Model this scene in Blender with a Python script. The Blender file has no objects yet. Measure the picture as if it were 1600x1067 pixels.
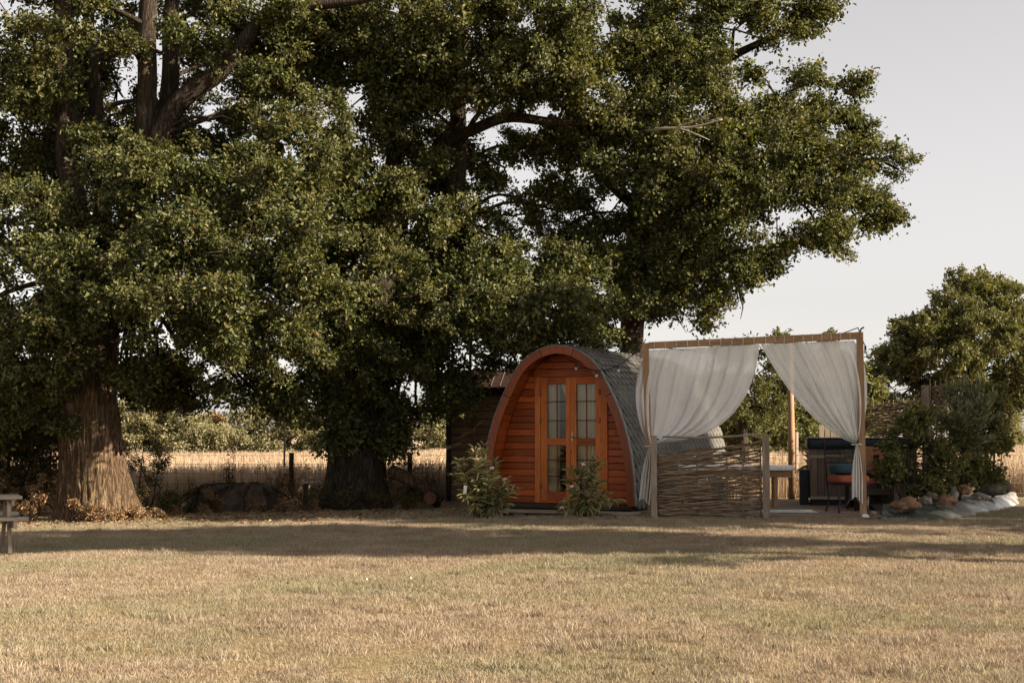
import bpy, bmesh, math, random
import numpy as np
from mathutils import Vector, Matrix, noise
R = math.radians
PI = math.pi
rng = np.random.default_rng(11)
random.seed(11)
scene = bpy.context.scene
col = scene.collection

# ------------------------------------------------------------------ camera, sky, sun, exposure
EYE = 1.42
FPX = 2222.0                     # focal length in pixels of the 1600 px wide photograph (50 mm)
PITCH = math.atan(146.5 / FPX)
cam_d = bpy.data.cameras.new('camera')
cam_d.lens = 50; cam_d.sensor_width = 36; cam_d.sensor_fit = 'HORIZONTAL'
cam_d.clip_start = 0.1; cam_d.clip_end = 3000
cam = bpy.data.objects.new('camera', cam_d); col.objects.link(cam)
cam.location = (0, 0, EYE); cam.rotation_euler = (PI / 2 + PITCH, 0, 0)
scene.camera = cam

SUN_EL = R(25); SUN_AZ = R(19)   # azimuth measured from +X (right) towards the camera (-Y)
world = bpy.data.worlds.new('World'); scene.world = world; world.use_nodes = True
nt = world.node_tree
sky = nt.nodes.new('ShaderNodeTexSky'); sky.sky_type = 'NISHITA'; sky.sun_disc = False
sky.sun_elevation = SUN_EL; sky.sun_rotation = PI / 2 + SUN_AZ
sky.air_density = 1.0; sky.dust_density = 0.9; sky.ozone_density = 1.0
hs = nt.nodes.new('ShaderNodeHueSaturation'); hs.inputs['Saturation'].default_value = 0.13
tint = nt.nodes.new('ShaderNodeMix'); tint.data_type = 'RGBA'; tint.blend_type = 'MULTIPLY'
tint.inputs[0].default_value = 1.0; tint.inputs[7].default_value = (1.0, 0.948, 0.92, 1)
bg = nt.nodes['Background']; bg.inputs[1].default_value = 0.067
nt.links.new(sky.outputs[0], hs.inputs['Color']); nt.links.new(hs.outputs[0], tint.inputs[6])
nt.links.new(tint.outputs[2], bg.inputs[0])

sun_d = bpy.data.lights.new('sun', 'SUN'); sun_d.energy = 5.0; sun_d.angle = R(0.55); sun_d.color = (1.0, 0.86, 0.68)
sun = bpy.data.objects.new('sun', sun_d); col.objects.link(sun)
SDIR = Vector((math.cos(SUN_EL) * math.cos(SUN_AZ), -math.cos(SUN_EL) * math.sin(SUN_AZ), math.sin(SUN_EL)))
sun.rotation_euler = SDIR.to_track_quat('Z', 'Y').to_euler(); sun.location = (20, -5, 20)
scene.view_settings.view_transform = 'Standard'; scene.view_settings.look = 'None'
scene.view_settings.gamma = 1.0; scene.view_settings.exposure = 1.5
scene.render.engine = 'CYCLES'
cy = scene.cycles
cy.use_denoising = True; cy.use_adaptive_sampling = True; cy.adaptive_threshold = 0.015; cy.max_bounces = 5; cy.diffuse_bounces = 2; cy.glossy_bounces = 2
cy.transmission_bounces = 4; cy.transparent_max_bounces = 6; cy.caustics_reflective = False; cy.caustics_refractive = False

# ------------------------------------------------------------------ helpers
def P(x, y, d):
    """world point seen at photo pixel (x, y) at distance d in front of the camera"""
    u = (x - 800) / FPX; v = (533.5 - y) / FPX
    dy = math.cos(PITCH) - v * math.sin(PITCH); dz = math.sin(PITCH) + v * math.cos(PITCH)
    t = d / dy
    return Vector((u * t, d, EYE + dz * t))

def sstep(a, b, x):
    t = np.clip((x - a) / (b - a), 0, 1)
    return t * t * (3 - 2 * t)

def G(x, y):
    """height of the ground"""
    x = np.asarray(x, float); y = np.asarray(y, float)
    z = 0.18 * sstep(0, 22, y) + 0.02 * np.clip(x, -9, 2) * sstep(6, 20, y)
    z = z + 0.018 * np.sin(x * 0.9 + 1.3) * np.sin(y * 0.7) * sstep(3, 8, y) * (1 - sstep(18, 20, y))
    z = z + 0.35 * sstep(40, 160, y)
    return z
def g(x, y): return float(G(x, y))

def tag(o, label=None, cat=None, group=None, kind=None):
    if label: o['label'] = label
    if cat: o['category'] = cat
    if group: o['group'] = group
    if kind: o['kind'] = kind
    return o

def thing(name, label, cat, loc=(0, 0, 0), rotz=0.0, group=None):
    o = bpy.data.objects.new(name, None); col.objects.link(o)
    o.empty_display_size = 0.1
    o.location = loc; o.rotation_euler = (0, 0, rotz)
    return tag(o, label, cat, group)

class MB:
    def __init__(s): s.v = []; s.f = []; s.sm = []
    def quadbox(s, c):           # 8 corners, bottom ring then top ring
        b = len(s.v); s.v += [tuple(p) for p in c]
        for q in ((0, 3, 2, 1), (4, 5, 6, 7), (0, 1, 5, 4), (1, 2, 6, 5), (2, 3, 7, 6), (3, 0, 4, 7)):
            s.f.append(tuple(b + i for i in q)); s.sm.append(False)
        return s
    def box(s, lo, hi):
        (x0, y0, z0), (x1, y1, z1) = lo, hi
        return s.quadbox([(x0, y0, z0), (x1, y0, z0), (x1, y1, z0), (x0, y1, z0), (x0, y0, z1), (x1, y0, z1), (x1, y1, z1), (x0, y1, z1)])
    def bar(s, p, q, w, h, up=(0, 0, 1), w2=None, h2=None):
        p = Vector(p); q = Vector(q); d = (q - p).normalized(); up = Vector(up)
        if abs(d.dot(up)) > 0.98: up = Vector((0, 1, 0))
        a = d.cross(up).normalized(); b = a.cross(d).normalized()
        w2 = w if w2 is None else w2; h2 = h if h2 is None else h2
        c = []
        for pt, ww, hh in ((p, w, h), (q, w2, h2)):
            for i, j in ((-1, -1), (1, -1), (1, 1), (-1, 1)): c.append(pt + a * (i * ww / 2) + b * (j * hh / 2))
        return s.quadbox(c)
    def tube(s, pts, rad, n=8, cap=True):
        pts = [Vector(p) for p in pts]
        if not hasattr(rad, '__len__'): rad = [rad] * len(pts)
        b = len(s.v); m = len(pts)
        ref = Vector((0.123, 0.2, 0.97)); prev = None
        for i, p in enumerate(pts):
            d = (pts[min(i + 1, m - 1)] - pts[max(i - 1, 0)]).normalized()
            if prev is None:
                a = d.cross(ref)
                if a.length < 0.1: a = d.cross(Vector((1, 0, 0)))
            else: a = prev - d * prev.dot(d)
            a.normalize(); prev = a; c = d.cross(a)
            for k in range(n):
                t = 2 * PI * k / n
                s.v.append(tuple(p + (a * math.cos(t) + c * math.sin(t)) * rad[i]))
        for i in range(m - 1):
            for k in range(n):
                s.f.append((b + i * n + k, b + i * n + (k + 1) % n, b + (i + 1) * n + (k + 1) % n, b + (i + 1) * n + k)); s.sm.append(True)
        if cap:
            s.f.append(tuple(b + k for k in reversed(range(n)))); s.sm.append(False)
            s.f.append(tuple(b + (m - 1) * n + k for k in range(n))); s.sm.append(False)
        return s
    def lathe(s, prof, n=24, c=(0, 0, 0)):
        b = len(s.v); m = len(prof)
        for r, z in prof:
            for k in range(n):
                t = 2 * PI * k / n; s.v.append((c[0] + r * math.cos(t), c[1] + r * math.sin(t), c[2] + z))
        for i in range(m - 1):
            for k in range(n):
                s.f.append((b + i * n + k, b + i * n + (k + 1) % n, b + (i + 1) * n + (k + 1) % n, b + (i + 1) * n + k)); s.sm.append(True)
        s.f.append(tuple(b + k for k in reversed(range(n)))); s.sm.append(False)
        s.f.append(tuple(b + (m - 1) * n + k for k in range(n))); s.sm.append(False)
        return s
    def grid(s, fn, nu, nv, closed_u=False):
        b = len(s.v)
        for j in range(nv + 1):
            for i in range(nu + (0 if closed_u else 1)): s.v.append(tuple(fn(i / nu, j / nv)))
        w = nu if closed_u else nu + 1
        for j in range(nv):
            for i in range(nu):
                i2 = (i + 1) % w if closed_u else i + 1
                s.f.append((b + j * w + i, b + j * w + i2, b + (j + 1) * w + i2, b + (j + 1) * w + i)); s.sm.append(True)
        return s
    def mesh(s, name, mat=None):
        me = bpy.data.meshes.new(name); me.from_pydata(s.v, [], s.f); me.polygons.foreach_set('use_smooth', s.sm)
        if mat:
            for m_ in (mat if isinstance(mat, (list, tuple)) else [mat]): me.materials.append(m_)
        me.update(); return me
    def build(s, name, mat, parent=None, kind=None):
        return obj(name, s.mesh(name, mat), parent, kind)

def obj(name, me, parent=None, kind=None):
    o = bpy.data.objects.new(name, me); col.objects.link(o)
    if parent is not None: o.parent = parent
    if kind: o['kind'] = kind
    return o

def copy_tree(o, parent=None):
    c = o.copy(); col.objects.link(c); c.parent = parent
    for ch in list(o.children): copy_tree(ch, c)
    return c

def np_mesh(name, v, quads, mats, attrs=None, smooth=False, midx=None):
    me = bpy.data.meshes.new(name)
    v = np.ascontiguousarray(v, np.float32); q = np.ascontiguousarray(quads, np.int32)
    k = q.shape[1]
    me.vertices.add(len(v)); me.vertices.foreach_set('co', v.ravel())
    me.loops.add(q.size); me.loops.foreach_set('vertex_index', q.ravel())
    me.polygons.add(len(q)); me.polygons.foreach_set('loop_start', np.arange(0, q.size, k, dtype=np.int32))
    me.polygons.foreach_set('use_smooth', np.full(len(q), smooth))
    for m_ in mats: me.materials.append(m_)
    if midx is not None: me.polygons.foreach_set('material_index', np.ascontiguousarray(midx, np.int32))
    for n_, a in (attrs or {}).items():
        at = me.attributes.new(n_, 'FLOAT', 'POINT'); at.data.foreach_set('value', np.ascontiguousarray(a, np.float32))
    me.update(calc_edges=True); return me

def unit(a): return a / np.maximum(np.linalg.norm(a, axis=-1, keepdims=True), 1e-9)

def leaf_arrays(pos, d, nrm, L, W, fold=0.25, wide=0.55):
    """folded six-point leaves: verts (6N,3), quads (2N,4)"""
    n = len(pos); d = unit(d); s_ = unit(np.cross(d, nrm)); up = unit(np.cross(s_, d))
    L = np.broadcast_to(np.asarray(L, float).reshape(-1, 1), (n, 1)); W = np.broadcast_to(np.asarray(W, float).reshape(-1, 1), (n, 1))
    v = np.empty((n, 6, 3))
    v[:, 0] = pos; v[:, 1] = pos + d * L - up * L * 0.12
    v[:, 2] = pos + d * L * (wide - 0.22) + s_ * W * 0.40 + up * W * fold
    v[:, 3] = pos + d * L * (wide + 0.2) + s_ * W * 0.5 + up * W * fold * 0.7
    v[:, 4] = pos + d * L * (wide - 0.22) - s_ * W * 0.40 + up * W * fold
    v[:, 5] = pos + d * L * (wide + 0.2) - s_ * W * 0.5 + up * W * fold * 0.7
    b = (np.arange(n) * 6)[:, None]
    q = np.concatenate([b + np.array([[0, 2, 3, 1]]), b + np.array([[0, 1, 5, 4]])])
    return v.reshape(-1, 3), q

def sph(n):
    a = rng.normal(size=(n, 3)); return unit(a)

# ------------------------------------------------------------------ materials
def newmat(name):
    m = bpy.data.materials.new(name); m.use_nodes = True
    t = m.node_tree
    for n in list(t.nodes): t.nodes.remove(n)
    out = t.nodes.new('ShaderNodeOutputMaterial')
    return m, t, out
def N(t, typ, **kw):
    n = t.nodes.new(typ)
    for k, v in kw.items():
        if k.startswith('i_'): n.inputs[k[2:].replace('_', ' ')].default_value = v
        else: setattr(n, k, v)
    return n
def ramp(t, fac, stops):
    r = t.nodes.new('ShaderNodeValToRGB')
    el = r.color_ramp.elements
    while len(el) < len(stops): el.new(0.5)
    for e, (p, c) in zip(el, stops): e.position = p; e.color = (c[0], c[1], c[2], 1)
    t.links.new(fac, r.inputs[0]); return r.outputs[0]
def mixc(t, fac, a, b, mode='MIX'):
    m = t.nodes.new('ShaderNodeMix'); m.data_type = 'RGBA'; m.blend_type = mode
    for sock, val in ((0, fac), (6, a), (7, b)):
        if hasattr(val, 'is_linked') or hasattr(val, 'links'): t.links.new(val, m.inputs[sock])
        elif sock == 0: m.inputs[0].default_value = val
        else: m.inputs[sock].default_value = (val[0], val[1], val[2], 1)
    return m.outputs[2]
def noise_tex(t, vec, scale, detail=4, rough=0.55, dist=0.0):
    n = N(t, 'ShaderNodeTexNoise'); n.inputs['Scale'].default_value = scale; n.inputs['Detail'].default_value = detail
    n.inputs['Roughness'].default_value = rough; n.inputs['Distortion'].default_value = dist
    t.links.new(vec, n.inputs['Vector']); return n.outputs['Fac']
def principled(t, out, color, rough=0.7, bump=None, bstr=0.3, bdist=0.01, spec=0.3, metal=0.0):
    p = N(t, 'ShaderNodeBsdfPrincipled')
    if hasattr(color, 'links'): t.links.new(color, p.inputs['Base Color'])
    else: p.inputs['Base Color'].default_value = (*color, 1)
    p.inputs['Roughness'].default_value = rough; p.inputs['Specular IOR Level'].default_value = spec; p.inputs['Metallic'].default_value = metal
    if bump is not None:
        b = N(t, 'ShaderNodeBump'); b.inputs['Strength'].default_value = bstr; b.inputs['Distance'].default_value = bdist
        t.links.new(bump, b.inputs['Height']); t.links.new(b.outputs[0], p.inputs['Normal'])
    t.links.new(p.outputs[0], out.inputs[0]); return p

def wood(name, c_dark, c_mid, c_light, axis=0, scale=9, rough=0.65, stretch=14, knots=0.0, spec=0.25, var=0.35, weather=None):
    m, t, out = newmat(name)
    tc = N(t, 'ShaderNodeTexCoord'); oi = N(t, 'ShaderNodeObjectInfo')
    off = N(t, 'ShaderNodeVectorMath', operation='SCALE'); off.inputs[0].default_value = (17, 31, 23); t.links.new(oi.outputs['Random'], off.inputs['Scale'])
    add = N(t, 'ShaderNodeVectorMath', operation='ADD'); t.links.new(tc.outputs['Object'], add.inputs[0]); t.links.new(off.outputs[0], add.inputs[1])
    mp = N(t, 'ShaderNodeMapping'); sc = [1, 1, 1]; sc = [stretch] * 3; sc[axis] = 1.0
    mp.inputs['Scale'].default_value = sc; t.links.new(add.outputs[0], mp.inputs[0])
    grain = noise_tex(t, mp.outputs[0], scale * 0.35, 6, 0.65, 0.6)
    c = ramp(t, grain, [(0.28, c_dark), (0.5, c_mid), (0.74, c_light)])
    blot = noise_tex(t, add.outputs[0], 2.2, 3)
    c = mixc(t, 0.35, c, ramp(t, blot, [(0.3, (0.55, 0.5, 0.45)), (0.7, (1.25, 1.2, 1.15))]), 'MULTIPLY')
    if knots:
        mk = N(t, 'ShaderNodeMapping'); s2 = [4.5] * 3; s2[axis] = 2.2; mk.inputs['Scale'].default_value = s2; t.links.new(add.outputs[0], mk.inputs[0])
        v = N(t, 'ShaderNodeTexVoronoi'); v.inputs['Scale'].default_value = 1.6; t.links.new(mk.outputs[0], v.inputs['Vector'])
        kf = ramp(t, v.outputs['Distance'], [(0.03, (1, 1, 1)), (0.13, (0, 0, 0))])
        km = N(t, 'ShaderNodeMath', operation='MULTIPLY'); t.links.new(kf, km.inputs[0]); km.inputs[1].default_value = knots
        c = mixc(t, km.outputs[0], c, tuple(x * 0.35 for x in c_dark))
    hv = N(t, 'ShaderNodeMapRange'); hv.inputs[3].default_value = 1 - var; hv.inputs[4].default_value = 1 + var * 0.6; t.links.new(oi.outputs['Random'], hv.inputs[0])
    cc = N(t, 'ShaderNodeVectorMath', operation='SCALE'); t.links.new(c, cc.inputs[0]); t.links.new(hv.outputs[0], cc.inputs['Scale'])
    principled(t, out, cc.outputs[0], rough, grain, 0.35, 0.004, spec)
    return m

def plain(name, c, rough=0.6, spec=0.3, metal=0.0, var=0.25, scale=12, bump=0.2):
    m, t, out = newmat(name)
    tc = N(t, 'ShaderNodeTexCoord')
    f = noise_tex(t, tc.outputs['Object'], scale, 5)
    cc = ramp(t, f, [(0.3, tuple(x * (1 - var) for x in c)), (0.7, tuple(min(1, x * (1 + var)) for x in c))])
    principled(t, out, cc, rough, f, bump, 0.006, spec, metal)
    return m

def leaf_mat(name, stops, trans=0.33, rough=0.5, spec=0.22, patch=None, tr_tint=(1.25, 1.2, 0.45)):
    m, t, out = newmat(name)
    at = N(t, 'ShaderNodeAttribute', attribute_name='rnd')
    geo = N(t, 'ShaderNodeNewGeometry')
    big = noise_tex(t, geo.outputs['Position'], 0.9, 3)
    mx = N(t, 'ShaderNodeMath', operation='MULTIPLY_ADD'); t.links.new(big, mx.inputs[0]); mx.inputs[1].default_value = 0.6
    sb = N(t, 'ShaderNodeMath', operation='SUBTRACT'); t.links.new(at.outputs['Fac'], sb.inputs[0]); sb.inputs[1].default_value = 0.3
    t.links.new(sb.outputs[0], mx.inputs[2])
    c = ramp(t, mx.outputs[0], stops)
    p = N(t, 'ShaderNodeBsdfPrincipled'); t.links.new(c, p.inputs['Base Color']); p.inputs['Roughness'].default_value = rough; p.inputs['Specular IOR Level'].default_value = spec
    tr = N(t, 'ShaderNodeBsdfTranslucent'); ct = mixc(t, 1.0, c, tr_tint, 'MULTIPLY'); t.links.new(ct, tr.inputs[0])
    ms = N(t, 'ShaderNodeMixShader'); ms.inputs[0].default_value = trans
    t.links.new(p.outputs[0], ms.inputs[1]); t.links.new(tr.outputs[0], ms.inputs[2]); t.links.new(ms.outputs[0], out.inputs[0])
    return m

def bark_mat(name, c1, c2, c3, vscale=19.0, bstr=1.0):
    m, t, out = newmat(name)
    geo = N(t, 'ShaderNodeNewGeometry')
    mp = N(t, 'ShaderNodeMapping'); mp.inputs['Scale'].default_value = (1, 1, 0.14); t.links.new(geo.outputs['Position'], mp.inputs[0])
    nz = N(t, 'ShaderNodeTexNoise'); nz.inputs['Scale'].default_value = 4.0; nz.inputs['Detail'].default_value = 4; t.links.new(mp.outputs[0], nz.inputs['Vector'])
    ad = N(t, 'ShaderNodeVectorMath', operation='MULTIPLY_ADD'); t.links.new(nz.outputs['Color'], ad.inputs[0]); ad.inputs[1].default_value = (0.26, 0.26, 0.26); t.links.new(mp.outputs[0], ad.inputs[2])
    v = N(t, 'ShaderNodeTexVoronoi', feature='DISTANCE_TO_EDGE'); v.inputs['Scale'].default_value = vscale; t.links.new(ad.outputs[0], v.inputs['Vector'])
    fine = noise_tex(t, mp.outputs[0], 30, 5)
    mul = N(t, 'ShaderNodeMath', operation='MULTIPLY_ADD'); t.links.new(fine, mul.inputs[0]); mul.inputs[1].default_value = 0.25; 
    sm = N(t, 'ShaderNodeMapRange'); sm.inputs[1].default_value = 0; sm.inputs[2].default_value = 0.25; t.links.new(v.outputs['Distance'], sm.inputs[0])
    rn = noise_tex(t, ad.outputs[0], vscale * 0.62, 6, 0.62)
    r1 = N(t, 'ShaderNodeMath', operation='MULTIPLY_ADD'); t.links.new(rn, r1.inputs[0]); r1.inputs[1].default_value = 2.0; r1.inputs[2].default_value = -1.0
    r2 = N(t, 'ShaderNodeMath', operation='ABSOLUTE'); t.links.new(r1.outputs[0], r2.inputs[0])
    r3 = N(t, 'ShaderNodeMapRange'); r3.inputs[1].default_value = 0.0; r3.inputs[2].default_value = 0.3; t.links.new(r2.outputs[0], r3.inputs[0])
    mf = N(t, 'ShaderNodeMix'); mf.inputs[0].default_value = 0.68; t.links.new(sm.outputs[0], mf.inputs[2]); t.links.new(r3.outputs[0], mf.inputs[3])
    t.links.new(mf.outputs[0], mul.inputs[2])
    c = ramp(t, mul.outputs[0], [(0.08, c1), (0.5, c2), (1.1 if False else 1.0, c3)])
    big = noise_tex(t, geo.outputs['Position'], 1.3, 4)
    c = mixc(t, ramp(t, big, [(0.45, (0, 0, 0)), (0.75, (0.25, 0.25, 0.25))]), c, (0.09, 0.085, 0.035))
    principled(t, out, c, 0.9, mul.outputs[0], bstr, 0.035, 0.1)
    return m

M = {}
M['leaf_oak'] = leaf_mat('leaf_oak', [(0.02, (0.022, 0.029, 0.009)), (0.3, (0.050, 0.060, 0.018)), (0.62, (0.104, 0.114, 0.034)), (0.88, (0.185, 0.182, 0.066)), (0.99, (0.20, 0.16, 0.068))], spec=0.3, rough=0.5)
M['leaf_far'] = leaf_mat('leaf_far', [(0.0, (0.065, 0.072, 0.028)), (0.5, (0.13, 0.135, 0.052)), (1.0, (0.21, 0.195, 0.09))])
M['leaf_hedge_hazy'] = leaf_mat('leaf_hedge_hazy', [(0.0, (0.16, 0.152, 0.08)), (0.5, (0.26, 0.24, 0.135)), (1.0, (0.36, 0.325, 0.195))])  # leaf colours paled to stand in for haze over the distance
M['leaf_rust'] = leaf_mat('leaf_rust', [(0.0, (0.14, 0.09, 0.04)), (0.5, (0.26, 0.15, 0.07)), (1.0, (0.32, 0.22, 0.11))])
M['leaf_bush'] = leaf_mat('leaf_bush', [(0.0, (0.03, 0.035, 0.012)), (0.5, (0.07, 0.07, 0.025)), (0.85, (0.14, 0.11, 0.04)), (1.0, (0.2, 0.1, 0.05))])
M['leaf_shrub'] = leaf_mat('leaf_shrub', [(0.0, (0.045, 0.055, 0.018)), (0.55, (0.12, 0.13, 0.045)), (0.88, (0.2, 0.19, 0.07)), (1.0, (0.25, 0.15, 0.07))])
M['leaf_olive'] = leaf_mat('leaf_olive', [(0.0, (0.075, 0.085, 0.045)), (0.5, (0.15, 0.16, 0.085)), (1.0, (0.26, 0.26, 0.16))], trans=0.2)
M['leaf_oleander'] = leaf_mat('leaf_oleander', [(0.0, (0.09, 0.10, 0.04)), (0.5, (0.24, 0.235, 0.11)), (0.9, (0.40, 0.35, 0.19)), (1.0, (0.42, 0.29, 0.17))], trans=0.25)
M['leaf_dry'] = leaf_mat('leaf_dry', [(0.0, (0.10, 0.055, 0.026)), (0.5, (0.24, 0.145, 0.07)), (1.0, (0.42, 0.29, 0.16))], trans=0.25, tr_tint=(1.1, 0.9, 0.7))
M['leaf_yucca'] = leaf_mat('leaf_yucca', [(0.0, (0.12, 0.11, 0.05)), (0.5, (0.24, 0.2, 0.1)), (1.0, (0.38, 0.3, 0.16))], trans=0.2)
M['petal'] = plain('petal', (0.75, 0.42, 0.42), 0.6)
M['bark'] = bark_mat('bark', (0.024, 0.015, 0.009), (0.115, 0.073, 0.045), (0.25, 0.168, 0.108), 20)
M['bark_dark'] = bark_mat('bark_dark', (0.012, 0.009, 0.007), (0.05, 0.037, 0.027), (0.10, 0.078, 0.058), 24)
M['bark_pale'] = plain('bark_pale', (0.34, 0.29, 0.23), 0.85)
M['stain'] = wood('stain', (0.23, 0.043, 0.009), (0.385, 0.083, 0.016), (0.49, 0.125, 0.025), 0, 9, 0.5, knots=0.9, spec=0.3, var=0.42)
M['stain_z'] = wood('stain_z', (0.34, 0.078, 0.013), (0.50, 0.138, 0.025), (0.60, 0.19, 0.038), 2, 9, 0.5, knots=0.9, spec=0.3, var=0.2)
M['stain_red'] = wood('stain_red', (0.15, 0.030, 0.008), (0.23, 0.052, 0.012), (0.30, 0.074, 0.016), 2, 9, 0.42, knots=0.5, spec=0.4, var=0.2)
M['pine_z'] = wood('pine_z', (0.20, 0.115, 0.058), (0.30, 0.185, 0.10), (0.38, 0.25, 0.145), 2, 8, 0.6, knots=0.8, var=0.1)
M['pine_x'] = wood('pine_x', (0.20, 0.115, 0.058), (0.30, 0.185, 0.10), (0.38, 0.25, 0.145), 0, 8, 0.6, knots=0.8, var=0.1)
M['grey_wood_z'] = wood('grey_wood_z', (0.15, 0.115, 0.085), (0.25, 0.20, 0.155), (0.34, 0.28, 0.22), 2, 9, 0.8, var=0.15)
M['grey_wood_x'] = wood('grey_wood_x', (0.17, 0.14, 0.11), (0.30, 0.25, 0.20), (0.40, 0.34, 0.28), 0, 9, 0.8, var=0.2)
M['deck_wood'] = wood('deck_wood', (0.12, 0.085, 0.062), (0.21, 0.155, 0.115), (0.29, 0.22, 0.17), 0, 9, 0.75, var=0.25)
M['shed_wood'] = wood('shed_wood', (0.14, 0.085, 0.05), (0.26, 0.165, 0.10), (0.36, 0.24, 0.15), 0, 7, 0.8, knots=0.4, var=0.25)
M['dark_wood'] = wood('dark_wood', (0.02, 0.014, 0.010), (0.04, 0.028, 0.02), (0.06, 0.045, 0.034), 0, 9, 0.8)
M['withy'] = wood('withy', (0.10, 0.065, 0.042), (0.20, 0.14, 0.09), (0.33, 0.25, 0.17), 0, 10, 0.8, stretch=10, var=0.5)
M['tub_wood'] = wood('tub_wood', (0.085, 0.058, 0.045), (0.14, 0.10, 0.075), (0.19, 0.14, 0.11), 2, 9, 0.7, var=0.35)
M['black'] = plain('black', (0.012, 0.012, 0.013), 0.5, 0.4)
M['navy'] = plain('navy', (0.010, 0.013, 0.018), 0.55, 0.3)
M['charcoal'] = plain('charcoal', (0.022, 0.022, 0.024), 0.7)
M['lid_top'] = plain('lid_top', (0.16, 0.15, 0.145), 0.6)
M['white_paint'] = plain('white_paint', (0.72, 0.68, 0.64), 0.55, var=0.06)
M['pale_strip'] = plain('pale_strip', (0.42, 0.38, 0.34), 0.6, var=0.1)
M['iron'] = plain('iron', (0.02, 0.018, 0.017), 0.55, 0.4, 0.4)
M['wire'] = plain('wire', (0.12, 0.11, 0.10), 0.5, 0.4, 0.6)
M['brass'] = plain('brass', (0.30, 0.22, 0.12), 0.35, 0.5, 0.9)
M['blue_fabric'] = plain('blue_fabric', (0.038, 0.066, 0.083), 0.9, 0.1, scale=40)
M['orange_fabric'] = plain('orange_fabric', (0.29, 0.085, 0.05), 0.9, 0.1, var=0.35, scale=30, bump=0.5)
M['red_fabric'] = plain('red_fabric', (0.36, 0.10, 0.08), 0.9, 0.1, scale=40)
M['rug'] = plain('rug', (0.56, 0.58, 0.55), 0.95, 0.05, var=0.3, scale=25)
M['terracotta'] = plain('terracotta', (0.40, 0.18, 0.09), 0.85)
M['rock_orange'] = plain('rock_orange', (0.17, 0.095, 0.055), 0.9, var=0.65, scale=7, bump=0.8)
M['rock_grey'] = plain('rock_grey', (0.16, 0.14, 0.115), 0.9, var=0.6, scale=9, bump=0.8)
M['rock_olive'] = plain('rock_olive', (0.10, 0.085, 0.055), 0.9, var=0.6, scale=9, bump=0.8)
M['soil'] = plain('soil', (0.06, 0.042, 0.03), 0.95, var=0.5, scale=9, bump=0.9)
M['log_end'] = plain('log_end', (0.13, 0.055, 0.032), 0.85, var=0.3)

def fabric_mat(name, c, transp, trans=0.5, weave=0.25):
    m, t, out = newmat(name)
    geo = N(t, 'ShaderNodeNewGeometry')
    f = noise_tex(t, geo.outputs['Position'], 3.0, 4)
    cc = ramp(t, f, [(0.3, tuple(x * 0.93 for x in c)), (0.7, c)])
    d = N(t, 'ShaderNodeBsdfDiffuse'); t.links.new(cc, d.inputs[0])
    tr = N(t, 'ShaderNodeBsdfTranslucent'); t.links.new(cc, tr.inputs[0])
    a = N(t, 'ShaderNodeMixShader'); a.inputs[0].default_value = trans; t.links.new(d.outputs[0], a.inputs[1]); t.links.new(tr.outputs[0], a.inputs[2])
    tp = N(t, 'ShaderNodeBsdfTransparent'); b = N(t, 'ShaderNodeMixShader'); b.inputs[0].default_value = transp
    t.links.new(a.outputs[0], b.inputs[1]); t.links.new(tp.outputs[0], b.inputs[2]); t.links.new(b.outputs[0], out.inputs[0])
    return m
M['voile'] = fabric_mat('voile', (0.97, 0.96, 0.93), 0.11, 0.5)
M['net_curtain'] = fabric_mat('net_curtain', (0.92, 0.78, 0.55), 0.0, 0.1)

def glass_mat():
    m, t, out = newmat('glass')
    fr = N(t, 'ShaderNodeFresnel'); fr.inputs[0].default_value = 1.5
    ad = N(t, 'ShaderNodeMath', operation='ADD'); t.links.new(fr.outputs[0], ad.inputs[0]); ad.inputs[1].default_value = 0.015
    gl = N(t, 'ShaderNodeBsdfGlossy'); gl.inputs['Roughness'].default_value = 0.03; gl.inputs['Color'].default_value = (0.6, 0.58, 0.54, 1)
    tp = N(t, 'ShaderNodeBsdfTransparent'); tp.inputs[0].default_value = (0.93, 0.95, 0.93, 1)
    mx = N(t, 'ShaderNodeMixShader'); t.links.new(ad.outputs[0], mx.inputs[0]); t.links.new(tp.outputs[0], mx.inputs[1]); t.links.new(gl.outputs[0], mx.inputs[2])
    t.links.new(mx.outputs[0], out.inputs[0]); return m
M['glass'] = glass_mat()

def bulb_mat():
    m, t, out = newmat('bulb_glass')
    p = principled(t, out, (0.75, 0.72, 0.66), 0.12, spec=0.6); p.inputs['Transmission Weight'].default_value = 0.5
    return m
M['bulb'] = bulb_mat()

def shingle_mat():
    m, t, out = newmat('shingle_felt')
    tc = N(t, 'ShaderNodeTexCoord'); oi = N(t, 'ShaderNodeObjectInfo'); geo = N(t, 'ShaderNodeNewGeometry')
    f = noise_tex(t, geo.outputs['Position'], 160, 3, 0.7)
    b = noise_tex(t, geo.outputs['Position'], 1.6, 4)
    c = ramp(t, f, [(0.3, (0.065, 0.062, 0.058)), (0.7, (0.125, 0.12, 0.111))])
    c = mixc(t, ramp(t, b, [(0.45, (0, 0, 0)), (0.75, (0.5, 0.5, 0.5))]), c, (0.17, 0.16, 0.115))
    hv = N(t, 'ShaderNodeMapRange'); hv.inputs[3].default_value = 0.85; hv.inputs[4].default_value = 1.15; t.links.new(oi.outputs['Random'], hv.inputs[0])
    cc = N(t, 'ShaderNodeVectorMath', operation='SCALE'); t.links.new(c, cc.inputs[0]); t.links.new(hv.outputs[0], cc.inputs['Scale'])
    principled(t, out, cc.outputs[0], 0.9, f, 0.4, 0.004, 0.15)
    return m
M['shingle'] = shingle_mat()

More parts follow.
